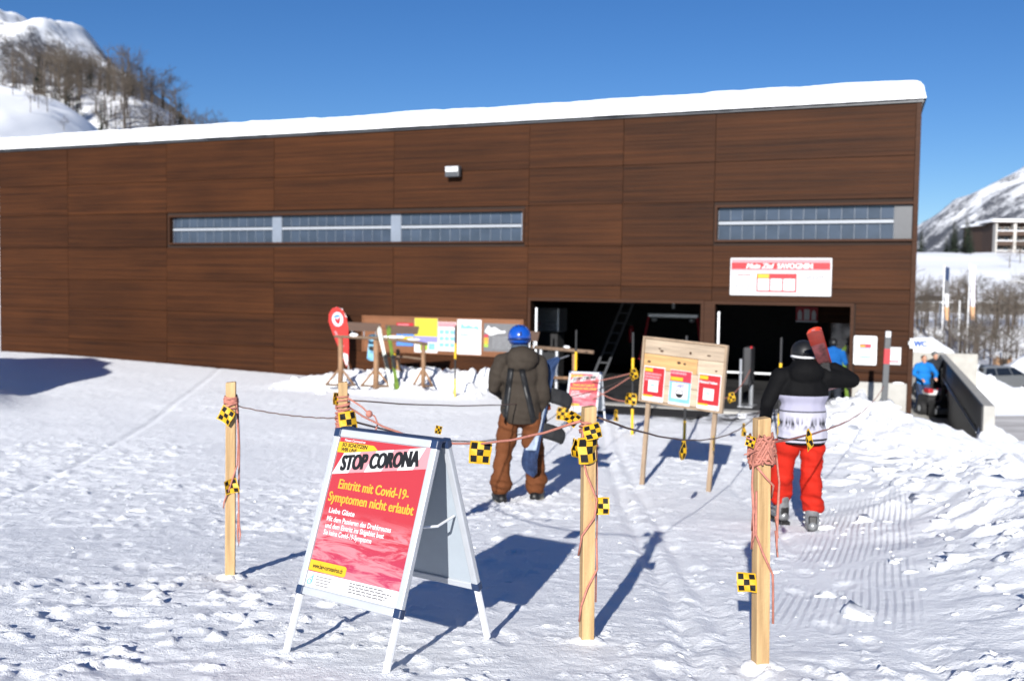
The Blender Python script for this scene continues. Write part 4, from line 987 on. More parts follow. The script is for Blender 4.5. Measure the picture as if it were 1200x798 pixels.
def notice(label, cx, cz, top, kind):
    p = bpy.data.objects.new('notice', None); col.objects.link(p); p.parent = t; p.location = (cx, -.004, cz); p['label'] = label
    w, h = .132, .205
    MB().bevbox(-w, w, -.006, 0, -h, h, .002).build('sheet', M['paper'], p)
    Y = -.0062
    if kind == 'mask':
        rects(p, [(-w + .008, -h + .07, w - .008, h - .012, M['red'])], Y)
        rects(p, [(-w + .012, h - .062, -.02, h - .022, M['yellow']), (-.065, -.085, .06, .045, M['paper']), (-w + .008, -h + .058, .0, -h + .078, M['yellow'])], Y - .0014)
        lines_print(p, -.11, .12, h - .075, 3, .034, .024, M['pink'], Y - .0014, seed=int(cx * 100) + 50) if top else text('Abstand halten', .042, M['paper'], p, (-.12, Y - .003, h - .105), .0012, width=.215)
        lines_print(p, -.03, .03, .0, 1, .03, .02, M['lightblue'], Y - .003, seed=int(cx * 100) + 60)
        rects(p, [(.085, -h + .018, .10, -h + .03, M['blue_print'])], Y - .0014)
    else:
        rects(p, [(-w + .004, .075, w - .004, h - .006, M['pinkred']), (-w + .004, -h + .045, w - .004, .074, M['lightblue'])], Y)
        rects(p, [(-w + .012, .085, .03, .125, M['yellow']), (-.095, -.115, .10, .06, M['paper'])], Y - .0014)
        lines_print(p, -.12, .12, h - .02, 1, .03, .028, M['pink'], Y - .0014, seed=70); lines_print(p, -.08, .08, .05, 2, .025, .012, M['violet'], Y - .003, seed=71)
        g_ = MB(); ar = [(.045 * math.cos(a), -.06 + .045 * math.sin(a)) for a in np.linspace(math.pi, 2 * math.pi, 12)]
        g_.prism(ar, Y - .004, Y - .003); g_.build('cabin_print', M['black'], p)
        MB().tube([(.045 * math.cos(a), Y - .0035, -.06 + .05 * math.sin(a)) for a in np.linspace(0, math.pi, 10)], .004, 5).build('cabin_print', M['black'], p)
        MB().tube([(0, Y - .0035, -.012), (.012, Y - .0035, .02), (-.03, Y - .0035, .028), (.05, Y - .0035, .036)], .003, 5).build('cabin_print', M['grey_print'], p)
notice('red notice with white mask field and three text lines', -.338, 1.145, True, 'mask')
notice('pink and blue notice with a black gondola drawing', -.01, 1.14, True, 'cabin')
notice('red notice reading Abstand halten', .338, 1.14, False, 'mask')

# ---------------------------------------------------------------- striped snow stakes
def stake(label, x, y, h, lean=0):
    z = gz(x, y); t = thing('snow_stake', label, 'stake', (x, y, z - .06), 0, 'black and yellow snow stakes', rot=(0, lean, 0))
    segs = [(0, .30, 1), (.30, .62, 0), (.62, .97, 1), (.97, 1.0, 0)]
    cuts = [(0, .28, 'stake_yellow'), (.28, .55, 'stake_black'), (.55, .76, 'stake_yellow'), (.76, 1.0, 'stake_black')]
    H = h + .06
    for a, b, m in cuts: MB().tube([(0, 0, a * H), (0, 0, b * H)], .024 if m == 'stake_yellow' else .02, 10).build('band', M[m], t, smooth=False)
    return t
stake('striped stake in front of the white posters', -1.23, 21.64, 1.56)
stake('striped stake in front of the silver turnstile', 1.22, 18.9, 1.66)
stake('striped stake with pink ropes tied to it', 2.02, 16.45, 1.70, R(-.6))
stake('striped stake standing behind the wooden info board', 2.62, 14.92, 1.72)
stake('striped stake beside the skier at the ticket gates', 4.36, 16.1, 1.66)
t = thing('marker_post', 'grey flat marker post with red band stuck in the bank', 'post', (7.06, 18.78, gz(7.06, 18.78) - .15), 0, rot=(0, R(1.4), R(-15)))
zt = W(1037, 388, 18.78).z - t.location.z
MB().bevbox(-.055, .055, -.03, .03, 0, zt - .12, .008).build('shaft', M['post_grey'] if 'post_grey' in M else M.setdefault('post_grey', mat('grey_post', (.055, .058, .062), .5)), t)
MB().bevbox(-.058, .058, -.033, .033, zt - .62, zt - .33, .008).build('red_band', M['red'], t)
MB().bevbox(-.05, .05, -.027, .027, zt - .12, zt, .008).build('tip', M['alu'], t)

# ---------------------------------------------------------------- log ski racks
def board_on_pegs(t, x, y, z, w, rz=0, lean=0):
    T = Matrix.Translation((x, y, z)) @ Matrix.Rotation(rz, 4, 'Z')
    MB().prism([(-w / 2 + .05, .14), (w / 2 - .04, .14), (w / 2, .34), (-w / 2, .37)], -.02, .02, T=T).build('back_board', M['board_dark'], t)
    for k in range(3):
        q = T @ Vector((-w / 2 + .12 + k * (w - .24) / 2, 0, 0)); MB().tube([q, q + Vector((0, 0, .22))], .014, 6).build('peg', M['alu'], t)
def rack_post(t, x, y, h, r=.055, spread=.32, ax=(1, 0)):
    MB().tube([(x, y, -.05), (x + .01, y, h * .5), (x, y, h)], [r * 1.1, r, r * .95], 10).build('post', M['log'], t, smooth=True)
    for s_ in (-1, 1): MB().tube([(x + s_ * spread * ax[0], y + s_ * spread * ax[1], .02), (x + s_ * .03 * ax[0], y + s_ * .03 * ax[1], .42)], .028, 8).build('brace', M['log'], t, smooth=True)
    MB().tube([(x - spread * 1.1 * ax[0], y - spread * 1.1 * ax[1], .01), (x + spread * 1.1 * ax[0], y + spread * 1.1 * ax[1], .015)], .03, 8).build('foot_bar', M['log_dark'], t, smooth=True)
RKZ = gz(-3.0, 22.7)
t = thing('ski_rack', 'log ski rack with three posts in front of the notice board', 'ski rack', (-3.05, 22.6, RKZ), R(-4)); t.scale = (1, 1, .88)
rack_post(t, -.86, .0, 1.22, .06); rack_post(t, -.03, -.05, 1.20, .065); rack_post(t, 1.02, .15, 1.08, .05, .22)
rack_post(t, .28, 1.0, .9, .045, .2)
MB().tube([(-1.0, -.02, 1.27), (-.4, .0, 1.255), (.2, 0, 1.23), (.8, .1, 1.16), (1.12, .16, 1.10)], [.035, .042, .045, .045, .04], 8).build('beam', M['log_dark'], t, smooth=True)
MB().tube([(-.1, .9, .72), (.6, .6, .72), (1.05, .2, .70)], .03, 8).build('rear_beam', M['log_dark'], t, smooth=True)
board_on_pegs(t, -.32, .0, 1.28, .78, 0); board_on_pegs(t, .55, .04, 1.22, .78, .05)
sn = MB(); sn.ell((-.55, -.01, 1.315), (.10, .05, .05)); sn.build('snow_cap', M['snow'], t, smooth=True)
sn = MB(); sn.ell((.35, .02, 1.28), (.28, .05, .035)); sn.build('snow_cap', M['snow'], t, smooth=True)
sn = MB(); sn.ell((.8, .1, 1.22), (.16, .045, .03)); sn.build('snow_cap', M['snow'], t, smooth=True)
# skis and a snowboard leaning in the rack
def ski_mesh(L=1.65, w=.10, mat_top='ski_green', name='ski'):
    n = 28; mb = MB(); ring = []
    for i in range(n + 1):
        u_ = i / n; x = w / 2 * (1 - .28 * math.sin(math.pi * min(1, max(0, (u_ - .08) / .84)))); 
        if u_ > .93: x *= math.sqrt(max(0, 1 - ((u_ - .93) / .07) ** 2)) * .98 + .02
        if u_ < .03: x *= .6 + .4 * u_ / .03
        z = u_ * L; y = -.10 * max(0, (u_ - .86) / .14) ** 2 - .03 * max(0, (.06 - u_) / .06) ** 2
        for sx, sy in ((-1, 0), (1, 0), (1, .014), (-1, .014)): mb.v.append((sx * x, y + sy, z))
    for i in range(n):
        o = i * 4
        for k in range(4): mb.f.append((o + k, o + (k + 1) % 4, o + 4 + (k + 1) % 4, o + 4 + k)); mb.mi.append(0)
    mb.f.append((0, 3, 2, 1)); mb.f.append((n * 4, n * 4 + 1, n * 4 + 2, n * 4 + 3)); mb.mi += [0, 0]
    return mb
M['ski_green'] = mat('green_ski', (.10, .16, .02), .35, var=.5, vscale=(10, 10, 6))
M['ski_white'] = mat('white_ski', (.55, .56, .5), .35, var=.25, vscale=(10, 10, 5))
M['ski_red'] = mat('red_ski', (.50, .045, .02), .3, var=.12, vscale=12)
M['ski_blue'] = mat('blue_board', (.05, .19, .36), .3, var=.6, vscale=(8, 8, 7), tint=(.2, .42, .55))
def binding(mb_parent, z, m='rubber', y=-.02, w=.04, name='binding'):
    mb = MB(); mb.bevbox(-w, w, y - .03, y + .01, z - .13, z + .13, .01); mb.bevbox(-w * .9, w * .9, y - .085, y - .02, z + .09, z + .15, .012); mb.bevbox(-w * .8, w * .8, y - .08, y - .02, z - .16, z - .09, .012)
    return mb.build(name, M[m], mb_parent)
t = thing('ski_pair', 'white and green pair of skis standing in the log rack', 'skis', (-2.62, 22.42, gz(-2.62, 22.42) - .03), rot=(R(-9), R(-7), R(20)))
s1 = ski_mesh(1.5).build('ski', M['ski_green'], t, (.05, 0, 0)); s2 = ski_mesh(1.46).build('ski', M['ski_white'], t, (-.075, -.03, .05), (0, R(-4), 0))
binding(s1, .68); binding(s2, .66)
for k in range(2): MB().ell((.10, -.03, .55 + .28 * k), (.03, .03, .03)).build('brake_pad', M['flag_yellow'], t)
t = thing('snowboard', 'blue patterned snowboard hung in the log rack behind the middle post', 'snowboard', (-3.23, 22.9, RKZ + .55), rot=(R(-6), R(4), R(10)))
def snowboard_mesh(L=1.5, w=.28):
    n = 36; mb = MB()
    for i in range(n + 1):
        u_ = i / n; e_ = min(u_, 1 - u_); x = w / 2 * (1 - .14 * math.sin(math.pi * u_))
        if e_ < .11: x *= math.sqrt(max(0, 1 - (1 - e_ / .11) ** 2)) * .985 + .015
        y = .09 * max(0, (.14 - e_) / .14) ** 2
        for sx, sy in ((-1, 0), (-.4, -.001), (.4, -.001), (1, 0), (1, .011), (-1, .011)): mb.v.append((sx * x, -y + sy, u_ * L))
    for i in range(n):
        o = i * 6
        for k in range(6): mb.f.append((o + k, o + (k + 1) % 6, o + 6 + (k + 1) % 6, o + 6 + k)); mb.mi.append(0)
    mb.f.append((0, 5, 4, 3, 2, 1)); mb.f.append(tuple(n * 6 + k for k in range(6))); mb.mi += [0, 0]
    return mb
snowboard_mesh(.62, .24).build('deck', M['ski_blue'], t, smooth=False)
MB().bevbox(-.09, .09, -.08, -.012, .25, .34, .02).build('binding', M['rubber'], t)
# second rack seen end on behind the snowboarder
t = thing('ski_rack', 'log ski rack seen end on between the snowboarder and the second sign', 'ski rack', (1.0, 20.6, gz(1.0, 20.6)), R(24))
rack_post(t, .18, -.3, 1.12, .05, .25); rack_post(t, -.35, .9, 1.2, .05, .25)
MB().tube([(-.55, 1.2, 1.22), (-.1, .2, 1.2), (.38, -.75, 1.18)], .04, 8).build('beam', M['log_dark'], t, smooth=True)
MB().tube([(-.2, .3, .6), (.1, -.3, .62), (.3, -.6, .6)], .035, 8).build('rear_beam', M['log'], t, smooth=True)
board_on_pegs(t, -.42, .6, 1.2, .42, R(-24))
MB().tube([(.3, -.4, .05), (.55, -.55, .5)], .04, 8).build('brace', M['log'], t, smooth=True)
sn = MB(); sn.ell((.1, -.1, 1.25), (.05, .12, .03)); sn.build('snow_cap', M['snow'], t, smooth=True)

# beach flag at the wall
bp_ = at_hall(-3.75, -.55, 0); fz = gz(bp_[0], bp_[1])
t = thing('beach_flag', 'red teardrop beach flag with round white emblem against the wall', 'flag', (bp_[0], bp_[1], fz - .1), WRZ, rot=(0, R(-13), WRZ))
zb = W(400, 430, bp_[1]).z - fz + .1; ztop = W(386, 358, bp_[1]).z - fz + .1; Hf = ztop - zb
out = [(0, 0), (.06, .10), (.13, .32), (.19, .60), (.20, .78), (.15, .92), (.04, 1.0), (-.08, .99), (-.17, .92), (-.21, .80), (-.17, .6), (-.09, .3), (-.03, .08)]
def fy(x, z): return .03 * math.sin(z * 5)
M['flag_red'] = mat('red_cloth', (.42, .022, .018), .65, var=.1, vscale=4)
MB().prism([(x * 1.35, zb + q * Hf) for x, q in out], -.004, .004).build('cloth', M['flag_red'], t)
MB().tube([(.03, .012, 0), (.05, .012, zb + .3 * Hf), (.22, .012, zb + .62 * Hf), (.26, .012, zb + .8 * Hf), (.17, .012, zb + .95 * Hf), (0, .012, zb + 1.0 * Hf)], .012, 6).build('pole', M['metal'], t)
cz_ = zb + .80 * Hf
MB().prism([(.165 * math.cos(a), cz_ + .185 * math.sin(a)) for a in np.linspace(0, 2 * math.pi, 24, endpoint=False)], -.0065, -.0045).build('emblem', M['pale_emblem'] if 'pale_emblem' in M else M.setdefault('pale_emblem', mat('pale_emblem', (.55, .52, .58), .6)), t)
MB().prism([(-.11, cz_ + .05), (.11, cz_ + .05), (.08, cz_ + .1), (0, cz_ + .125), (-.09, cz_ + .105)], -.0085, -.0067).build('emblem_top', M['blue_print'], t)
MB().prism([(-.10, cz_ + .03), (-.03, cz_ + .03), (0, cz_ - .02), (.03, cz_ + .03), (.1, cz_ + .03), (.06, cz_ - .08), (0, cz_ - .14), (-.06, cz_ - .08)], -.0085, -.0067).build('emblem_drop', M['red'], t)
MB().prism([(-.17, zb + .62 * Hf), (-.12, zb + .62 * Hf), (.04, zb + .34 * Hf), (-.01, zb + .34 * Hf)], -.0065, -.0045).build('print', M['pink'], t)
MB().prism([(-.06, zb + .26 * Hf), (.10, zb + .2 * Hf), (.08, zb + .1 * Hf), (.0, zb + .02 * Hf), (-.03, zb + .1 * Hf)], -.0065, -.0045).build('print', M['paper'], t)

# ---------------------------------------------------------------- people
from mathutils import noise as mnoise
from mathutils.bvhtree import BVHTree
def cloth_mat(name, c, rough=.75, var=.15, vs=7, bump=.3, bs=16, bd=.008, tint=None):
    """cloth: broad fold bump plus a fine weave"""
    m = mat(name, c, rough, var=var, vscale=vs, bump=bump, bscale=bs, bdist=bd, spec=.06, tint=tint); return m
M['skin'] = mat('skin', (.42, .22, .15), .5, var=.1, vscale=12)
M['jacket_brown'] = cloth_mat('taupe_jacket_cloth', (.036, .029, .023))
M['pants_brown'] = cloth_mat('rust_trouser_cloth', (.105, .037, .015))
M['helmet_blue'] = mat('blue_helmet_shell', (.006, .055, .30), .28, var=.08, coat=.3)
M['helmet_dark'] = mat('dark_blue_helmet_band', (.004, .018, .10), .4)
M['gaiter'] = cloth_mat('slate_gaiter', (.055, .075, .105))
M['boot_black'] = mat('black_boot', (.006, .006, .0065), .5, var=.3, vscale=20)
M['sole'] = mat('pale_sole', (.42, .38, .28), .7, var=.2, vscale=20)
M['glove_black'] = mat('black_glove', (.006, .006, .0065), .6)
M['glove_red'] = mat('orange_glove', (.42, .07, .02), .6)
M['black_cloth'] = cloth_mat('black_jacket_cloth', (.010, .010, .011))
M['pants_red'] = cloth_mat('red_trouser_cloth', (.38, .018, .010))
M['boot_silver'] = mat('silver_ski_boot', (.17, .175, .18), .35, .3, var=.35, vscale=16)
M['blue_cloth'] = cloth_mat('blue_jacket_cloth', (.012, .14, .42))
M['deep_blue_cloth'] = cloth_mat('deep_blue_cloth', (.008, .075, .25))
M['dark_trouser'] = cloth_mat('dark_trouser_cloth', (.02, .023, .03))
M['jeans'] = cloth_mat('jeans', (.03, .045, .09))
M['hair'] = mat('brown_hair', (.05, .03, .02), .7)
M['grey_knit'] = cloth_mat('grey_knit', (.12, .12, .12))

def remeshed(name, mb, m, parent, voxel=.014, smooth=4, fold=0., fs=7., seed=0, cuts=()):
    me = mb.mesh(name + '_raw'); o = bpy.data.objects.new(name + '_raw', me); col.objects.link(o)
    md = o.modifiers.new('r', 'REMESH'); md.mode = 'VOXEL'; md.voxel_size = voxel
    if smooth: sm = o.modifiers.new('s', 'SMOOTH'); sm.iterations = smooth; sm.factor = .5
    dg = bpy.context.evaluated_depsgraph_get(); dg.update()
    out = bpy.data.meshes.new_from_object(o.evaluated_get(dg)); out.name = name
    bpy.data.objects.remove(o); bpy.data.meshes.remove(me)
    bm = bmesh.new(); bm.from_mesh(out)
    if fold:
        bm.normal_update(); off = Vector((seed * 3.1, seed * 1.7, seed * 5.3))
        for v in bm.verts:
            p = v.co; q = Vector((p.x * fs * .5, p.y * fs * .5, p.z * fs * 1.35 + 1.6 * p.x * fs * .3)) + off
            d = .9 * mnoise.noise(q * .7) + .75 * (.35 - abs(mnoise.noise(q * 1.15 + Vector((9, 2, 4))))); v.co = p + v.normal * fold * d
    for (co, no) in cuts:
        r = bmesh.ops.bisect_plane(bm, geom=list(bm.verts) + list(bm.edges) + list(bm.faces), plane_co=co, plane_no=no, clear_outer=True)
        ed = [e for e in bm.edges if e.is_boundary]
        if ed: bmesh.ops.holes_fill(bm, edges=ed, sides=0)
    for f in bm.faces: f.smooth = True
    bm.to_mesh(out); bm.free(); out.materials.clear(); out.materials.append(m)
    return link(name, out, parent)

def hand(mb, wrist, d, s, n, curl=.7, k=1.0):
    """palm, four unequal curled fingers and a thumb leaving the side of the palm"""
    w = Vector(wrist); d, s, n = Vector(d).normalized(), Vector(s).normalized(), Vector(n).normalized()
    mb.cap(w, .026 * k, w + d * .075 * k, .034 * k, 10)
    mb.cap(w + d * .05 * k + s * .018 * k, .024 * k, w + d * .05 * k - s * .022 * k, .022 * k, 10)
    for i, L in enumerate((.94, 1.0, .93, .76)):
        p = w + d * .085 * k + s * (.03 - .02 * i) * k; a = 0
        for q, seg in enumerate((.040, .027, .021)):
            a += curl * (.75 if q == 0 else 1.0); dd = d * math.cos(a) + n * math.sin(a); e = p + dd * seg * L * k
            mb.cap(p, (.0105 - .001 * q) * k, e, (.0098 - .001 * q) * k, 8); p = e
    p = w + d * .028 * k + s * .03 * k; dd = (d * .55 + s * .65 + n * .45).normalized(); e = p + dd * .042 * k; mb.cap(p, .013 * k, e, .0115 * k, 8)
    dd = (d * .75 + s * .1 + n * .65).normalized(); mb.cap(e, .0115 * k, e + dd * .032 * k, .010 * k, 8)

def head(mb, c, face, tilt=0.):
    c = Vector(c); f = Vector((face[0], face[1], 0)).normalized(); side = Vector((f.y, -f.x, 0)); rz = math.atan2(f.y, f.x)
    rm = Matrix.Rotation(rz, 3, 'Z')
    mb.ell(c + Vector((0, 0, .02)), (.098, .076, .105), rot=rm); mb.ell(c + f * .02 + Vector((0, 0, -.06)), (.07, .06, .065), rot=rm)
    mb.cap(c + f * .095 + Vector((0, 0, .015)), .010, c + f * .112 + Vector((0, 0, -.018)), .015, 8)          # nose
    for s_ in (-1, 1): mb.ell(c + side * s_ * .078 + Vector((0, 0, -.005)), (.018, .010, .032), rot=rm)        # ears
    mb.ell(c + f * .085 + Vector((0, 0, -.058)), (.012, .024, .007), rot=rm); mb.ell(c + f * .078 + Vector((0, 0, -.095)), (.02, .02, .018), rot=rm)   # lips, chin
def face_bits(t, c, face, blue=False):
    c = Vector(c); f = Vector((face[0], face[1], 0)).normalized(); side = Vector((f.y, -f.x, 0))
    for s_ in (-1, 1):
        MB().ell(c + f * .089 + side * s_ * .031 + Vector((0, 0, .012)), (.010, .010, .007)).build('eye', M['black'], t, smooth=True)
        MB().ell(c + f * .090 + side * s_ * .031 + Vector((0, 0, .032)), (.018, .012, .005)).build('eyebrow', M['hair'], t, smooth=True)

def body(t, J, face, voxel=.013, name='body', m=None, hands=True):
    """the figure itself, one continuous surface from head to feet"""
    mb = MB(); head(mb, J['head'], face)
    mb.cap(Vector(J['head']) + Vector((0, 0, -.05)), .055, J['neck'], .062); mb.cap(J['neck'], .07, J['chest'], .12)
    mb.ell(J['chest'], (.165, .115, .17)); mb.ell((Vector(J['chest']) + Vector(J['pelvis'])) / 2, (.145, .105, .2)); mb.ell(J['pelvis'], (.16, .115, .14))
    for s_ in 'lr':
        mb.cap(J['neck'], .05, J['sh_' + s_], .06); mb.cap(J['sh_' + s_], .058, J['el_' + s_], .043); mb.cap(J['el_' + s_], .044, J['wr_' + s_], .030)
        mb.cap(J['hip_' + s_], .088, J['kn_' + s_], .058); mb.cap(J['kn_' + s_], .060, J['an_' + s_], .040); mb.cap(J['an_' + s_], .042, J['toe_' + s_], .030)
        if hands: h = J['hand_' + s_]; hand(mb, J['wr_' + s_], *h)
    return remeshed(name, mb, m or M['skin'], t, voxel, 2)

def jacket(t, J, m, hem, k=1.0, voxel=.013, seed=0, fold=.016, hood=None, name='jacket', back=0.):
    mb = MB(); c, p = Vector(J['chest']), Vector(J['pelvis'])
    mb.ell(c + Vector((0, 0, .02)), (.215 * k, .150 * k, .185)); mb.ell(c + Vector((0, 0, -.16)), (.205 * k, .150 * k, .2)); mb.ell(p + Vector((0, 0, .12)), (.205 * k, .158 * k, .2)); mb.ell(p + Vector((0, 0, -.02)), (.212 * k, .168 * k, .22))
    mb.cap(Vector(J['neck']) + Vector((0, 0, .015)), .080 * k, c, .14 * k)
    for s_ in 'lr':
        sh, el, wr = Vector(J['sh_' + s_]), Vector(J['el_' + s_]), Vector(J['wr_' + s_])
        mb.cap(J['neck'], .075 * k, sh, .078 * k); mb.cap(sh, .080 * k, el, .064 * k); mb.cap(el, .065 * k, el.lerp(wr, .92), .053 * k); mb.cap(el.lerp(wr, .84), .057 * k, el.lerp(wr, .95), .057 * k)
    if hood: 
        for (cc, rr) in hood: mb.ell(cc, rr)
    return remeshed(name, mb, m, t, voxel, 3, fold, 7.5, seed, [((0, 0, hem), (0, 0, -1))])

def trousers(t, J, m, top, k=1.0, voxel=.013, seed=0, fold=.018, flare=1.0, hemz=None, lift=0.):
    mb = MB(); p = Vector(J['pelvis']); mb.ell(p, (.185 * k, .140 * k, .17)); cuts = [((0, 0, top), (0, 0, 1))]
    for s_ in 'lr':
        h, kn, an = Vector(J['hip_' + s_]), Vector(J['kn_' + s_]), Vector(J['an_' + s_]); an = an.lerp(kn, lift / max(.05, kn.z - an.z))
        mb.cap(h, .118 * k, kn, .094 * k); mb.ell(kn + Vector((0, -.01, -.05)), (.1 * k, .1 * k, .07)); mb.cap(kn, .092 * k, an + Vector((0, 0, .03)), .088 * k * flare); mb.ell(an + Vector((0, 0, .06)), (.1 * k * flare, .105 * k * flare, .05))
    if hemz: cuts.append(((0, 0, hemz), (0, 0, -1)))
    return remeshed('trousers', mb, m, t, voxel, 3, fold, 8.5, seed + 3, cuts)

# ---- snowboarder
SBX, SBY = .10, 10.05
t = thing('person', 'person in taupe jacket, rust trousers and blue helmet carrying a snowboard', 'person', (SBX, SBY, gz(SBX, SBY) - .012), R(4))
J = dict(head=(-.02, .05, 1.64), neck=(-.01, .0, 1.485), chest=(0, 0, 1.27), pelvis=(0, 0, .94),
         sh_l=(-.205, .0, 1.43), el_l=(-.275, .02, 1.17), wr_l=(-.19, .24, 1.08), sh_r=(.19, 0, 1.43), el_r=(.225, -.05, 1.16), wr_r=(.235, .05, .92),
         hip_l=(-.10, 0, .9), kn_l=(-.165, .05, .49), an_l=(-.20, -.06, .10), toe_l=(-.235, .12, .05), hip_r=(.10, 0, .9), kn_r=(.15, .12, .49), an_r=(.175, .06, .10), toe_r=(.24, .24, .05),
         hand_l=((.3, .6, -.3), (.6, 0, .6), (.7, -.3, -.3), .6), hand_r=((.05, .15, -1), (0, 1, .2), (-1, 0, 0), .55))
body(t, J, (0, 1))
jk = jacket(t, J, M['jacket_brown'], .815, .99, seed=2, fold=.024, hood=[((0, -.085, 1.475), (.165, .105, .115)), ((-.01, -.115, 1.415), (.14, .075, .075)), ((0, -.03, 1.53), (.125, .11, .05))])
trousers(t, J, M['pants_brown'], .93, 1.03, seed=2, flare=1.18, fold=.034, lift=.045)
# black webbing down the back
bv = BVHTree.FromPolygons([v.co for v in jk.data.vertices], [p.vertices for p in jk.data.polygons])
def band_on(bvh, pts, w, m, par, name, lift=.004, dirn=(0, 1, 0)):
    P = []
    for i in range(25):
        u_ = i / 24 * (len(pts) - 1); k = min(int(u_), len(pts) - 2); q = Vector(pts[k]).lerp(Vector(pts[k + 1]), u_ - k)
        row = []
        for s_ in (-1, 0, 1):
            o_ = Vector((q.x + s_ * w / 2, -1., q.z)); h = bvh.ray_cast(o_, Vector(dirn))
            row.append((h[0] if h[0] is not None else Vector((q.x, -.16, q.z))) + Vector((0, -lift, 0)))
        P.append(row)
    mb = MB(); mb.v = [tuple(v) for r in P for v in r] + [tuple(v + Vector((0, lift * .9, 0))) for r in P for v in r]; N = len(P) * 3
    for i in range(len(P) - 1):
        for k in range(2): a = i * 3 + k; mb.f += [(a, a + 1, a + 4, a + 3), (N + a, N + a + 3, N + a + 4, N + a + 1)]; mb.mi += [0, 0]
        for k in (0, 2): a = i * 3 + k; mb.f.append((a, a + 3, N + a + 3, N + a)); mb.mi.append(0)
    return mb.build(name, m, par, smooth=True)
band_on(bv, [(-.115, 0, 1.375), (-.14, 0, 1.15), (-.175, 0, .825)], .058, M['boot_black'], t, 'back_strap')
band_on(bv, [(-.01, 0, 1.375), (.045, 0, 1.15), (.125, 0, .825)], .06, M['boot_black'], t, 'back_strap')
mb = MB(); mb.ell((-.02, .05, 1.69), (.118, .138, .118)); hb = mb.build('helmet', M['helmet_blue'], t, smooth=True)
mb = MB(); mb.tube([(-.02 + .108 * math.cos(a), .05 + .128 * math.sin(a), 1.655 - .012 * math.sin(a)) for a in np.linspace(0, 2 * math.pi, 28)], .0145, 8, cap=False, flat=1.0); mb.build('helmet_rim', M['helmet_dark'], t, smooth=True); mb = MB(); mb.ell((-.02, .055, 1.64), (.108, .125, .06)); mb.build('helmet_lower_shell', M['helmet_dark'], t, smooth=True)
for k in range(3): MB().bevbox(-.065 + .035 * k, -.05 + .035 * k, -.035, .03, 1.795 - .004 * abs(k - 1), 1.809 - .004 * abs(k - 1), .003).build('helmet_vent', M['helmet_dark'], t)
mb = MB(); mb.bevbox(-.028, -.012, -.097, -.083, 1.70, 1.74, .003); mb.build('helmet_clip', M['helmet_dark'], t)
mb = MB(); mb.ell((-.015, .03, 1.56), (.095, .1, .075)); mb.build('gaiter', M['gaiter'], t, smooth=True)
def boot(t, an, toe, m, ms, hgt=.2, k=1.0, name='boot'):
    an, toe = Vector(an), Vector(toe); d = (toe - an); d.z = 0; d.normalize()
    mb = MB(); heel = an - d * .06; heel.z = .055; tt = an + d * .19; tt.z = .05
    mb.cap(an + Vector((0, 0, hgt - .1)), .066 * k, Vector((an.x, an.y, .09)), .066 * k); mb.cap(heel, .055 * k, an + d * .08 + Vector((0, 0, -.04)), .058 * k); mb.cap(an + d * .05 + Vector((0, 0, -.04)), .058 * k, tt, .045 * k)
    b = remeshed(name, mb, m, t, .01, 2, cuts=[((0, 0, .03), (0, 0, -1))])
    s = MB(); side = Vector((-d.y, d.x, 0)); pl = []
    for a in np.linspace(0, 2 * math.pi, 20, endpoint=False):
        c_ = an + d * .06; q = c_ + d * (.16 * math.cos(a)) * (1 if math.cos(a) > 0 else .85) + side * .056 * math.sin(a); pl.append(q)
    n = len(pl); s.v = [(q.x, q.y, .002) for q in pl] + [(q.x, q.y, .034) for q in pl]; s.f = [tuple(range(n))[::-1], tuple(range(n, 2 * n))] + [(i, (i + 1) % n, n + (i + 1) % n, n + i) for i in range(n)]; s.mi = [0] * len(s.f)
    s.build('sole', ms, b, smooth=False)
    return b
for s_ in 'lr': boot(t, J['an_' + s_], J['toe_' + s_], M['boot_black'], M['sole'])
mb = MB(); hand(mb, J['wr_r'], *J['hand_r'], k=1.2); remeshed('glove', mb, M['glove_black'], t, .006, 1)
mb = MB(); hand(mb, J['wr_l'], *J['hand_l'], k=1.2); remeshed('glove', mb, M['glove_black'], t, .006, 1)
mb = MB(); mb.tube([(.26, .09, .985), (.266, .1, .94)], .052, 12); mb.build('glove_cuff', M['glove_red'], t, smooth=True)

# his board: held along the right side, nose up and out, tail down behind the leg
A, B = W(646, 415, 10.30), W(617, 557, 9.93)
sbd = thing('snowboard', 'dark navy snowboard with black bindings held under the arm of the snowboarder', 'snowboard', B)
zax = (A - B).normalized(); xax = Vector((-.55, .83, 0)); xax = (xax - zax * xax.dot(zax)).normalized(); yax = zax.cross(xax)
sbd.rotation_euler = Matrix((xax, yax, zax)).transposed().to_euler()
BL = (A - B).length
M['board_navy'] = mat('navy_board', (.012, .02, .05), .25, var=.5, vscale=(9, 9, 5), tint=(.03, .05, .11))
M['board_base'] = mat('pale_blue_base', (.13, .19, .30), .3, var=.6, vscale=(5, 5, 3), tint=(.34, .40, .48))
snowboard_mesh(BL, .27).build('deck', M['board_navy'], sbd, smooth=False)
dm = MB(); dm.prism([(-.09, BL * .2), (.09, BL * .2), (.10, BL * .62), (-.10, BL * .62)], .0112, .014); dm.build('base_print', M['board_base'], sbd)
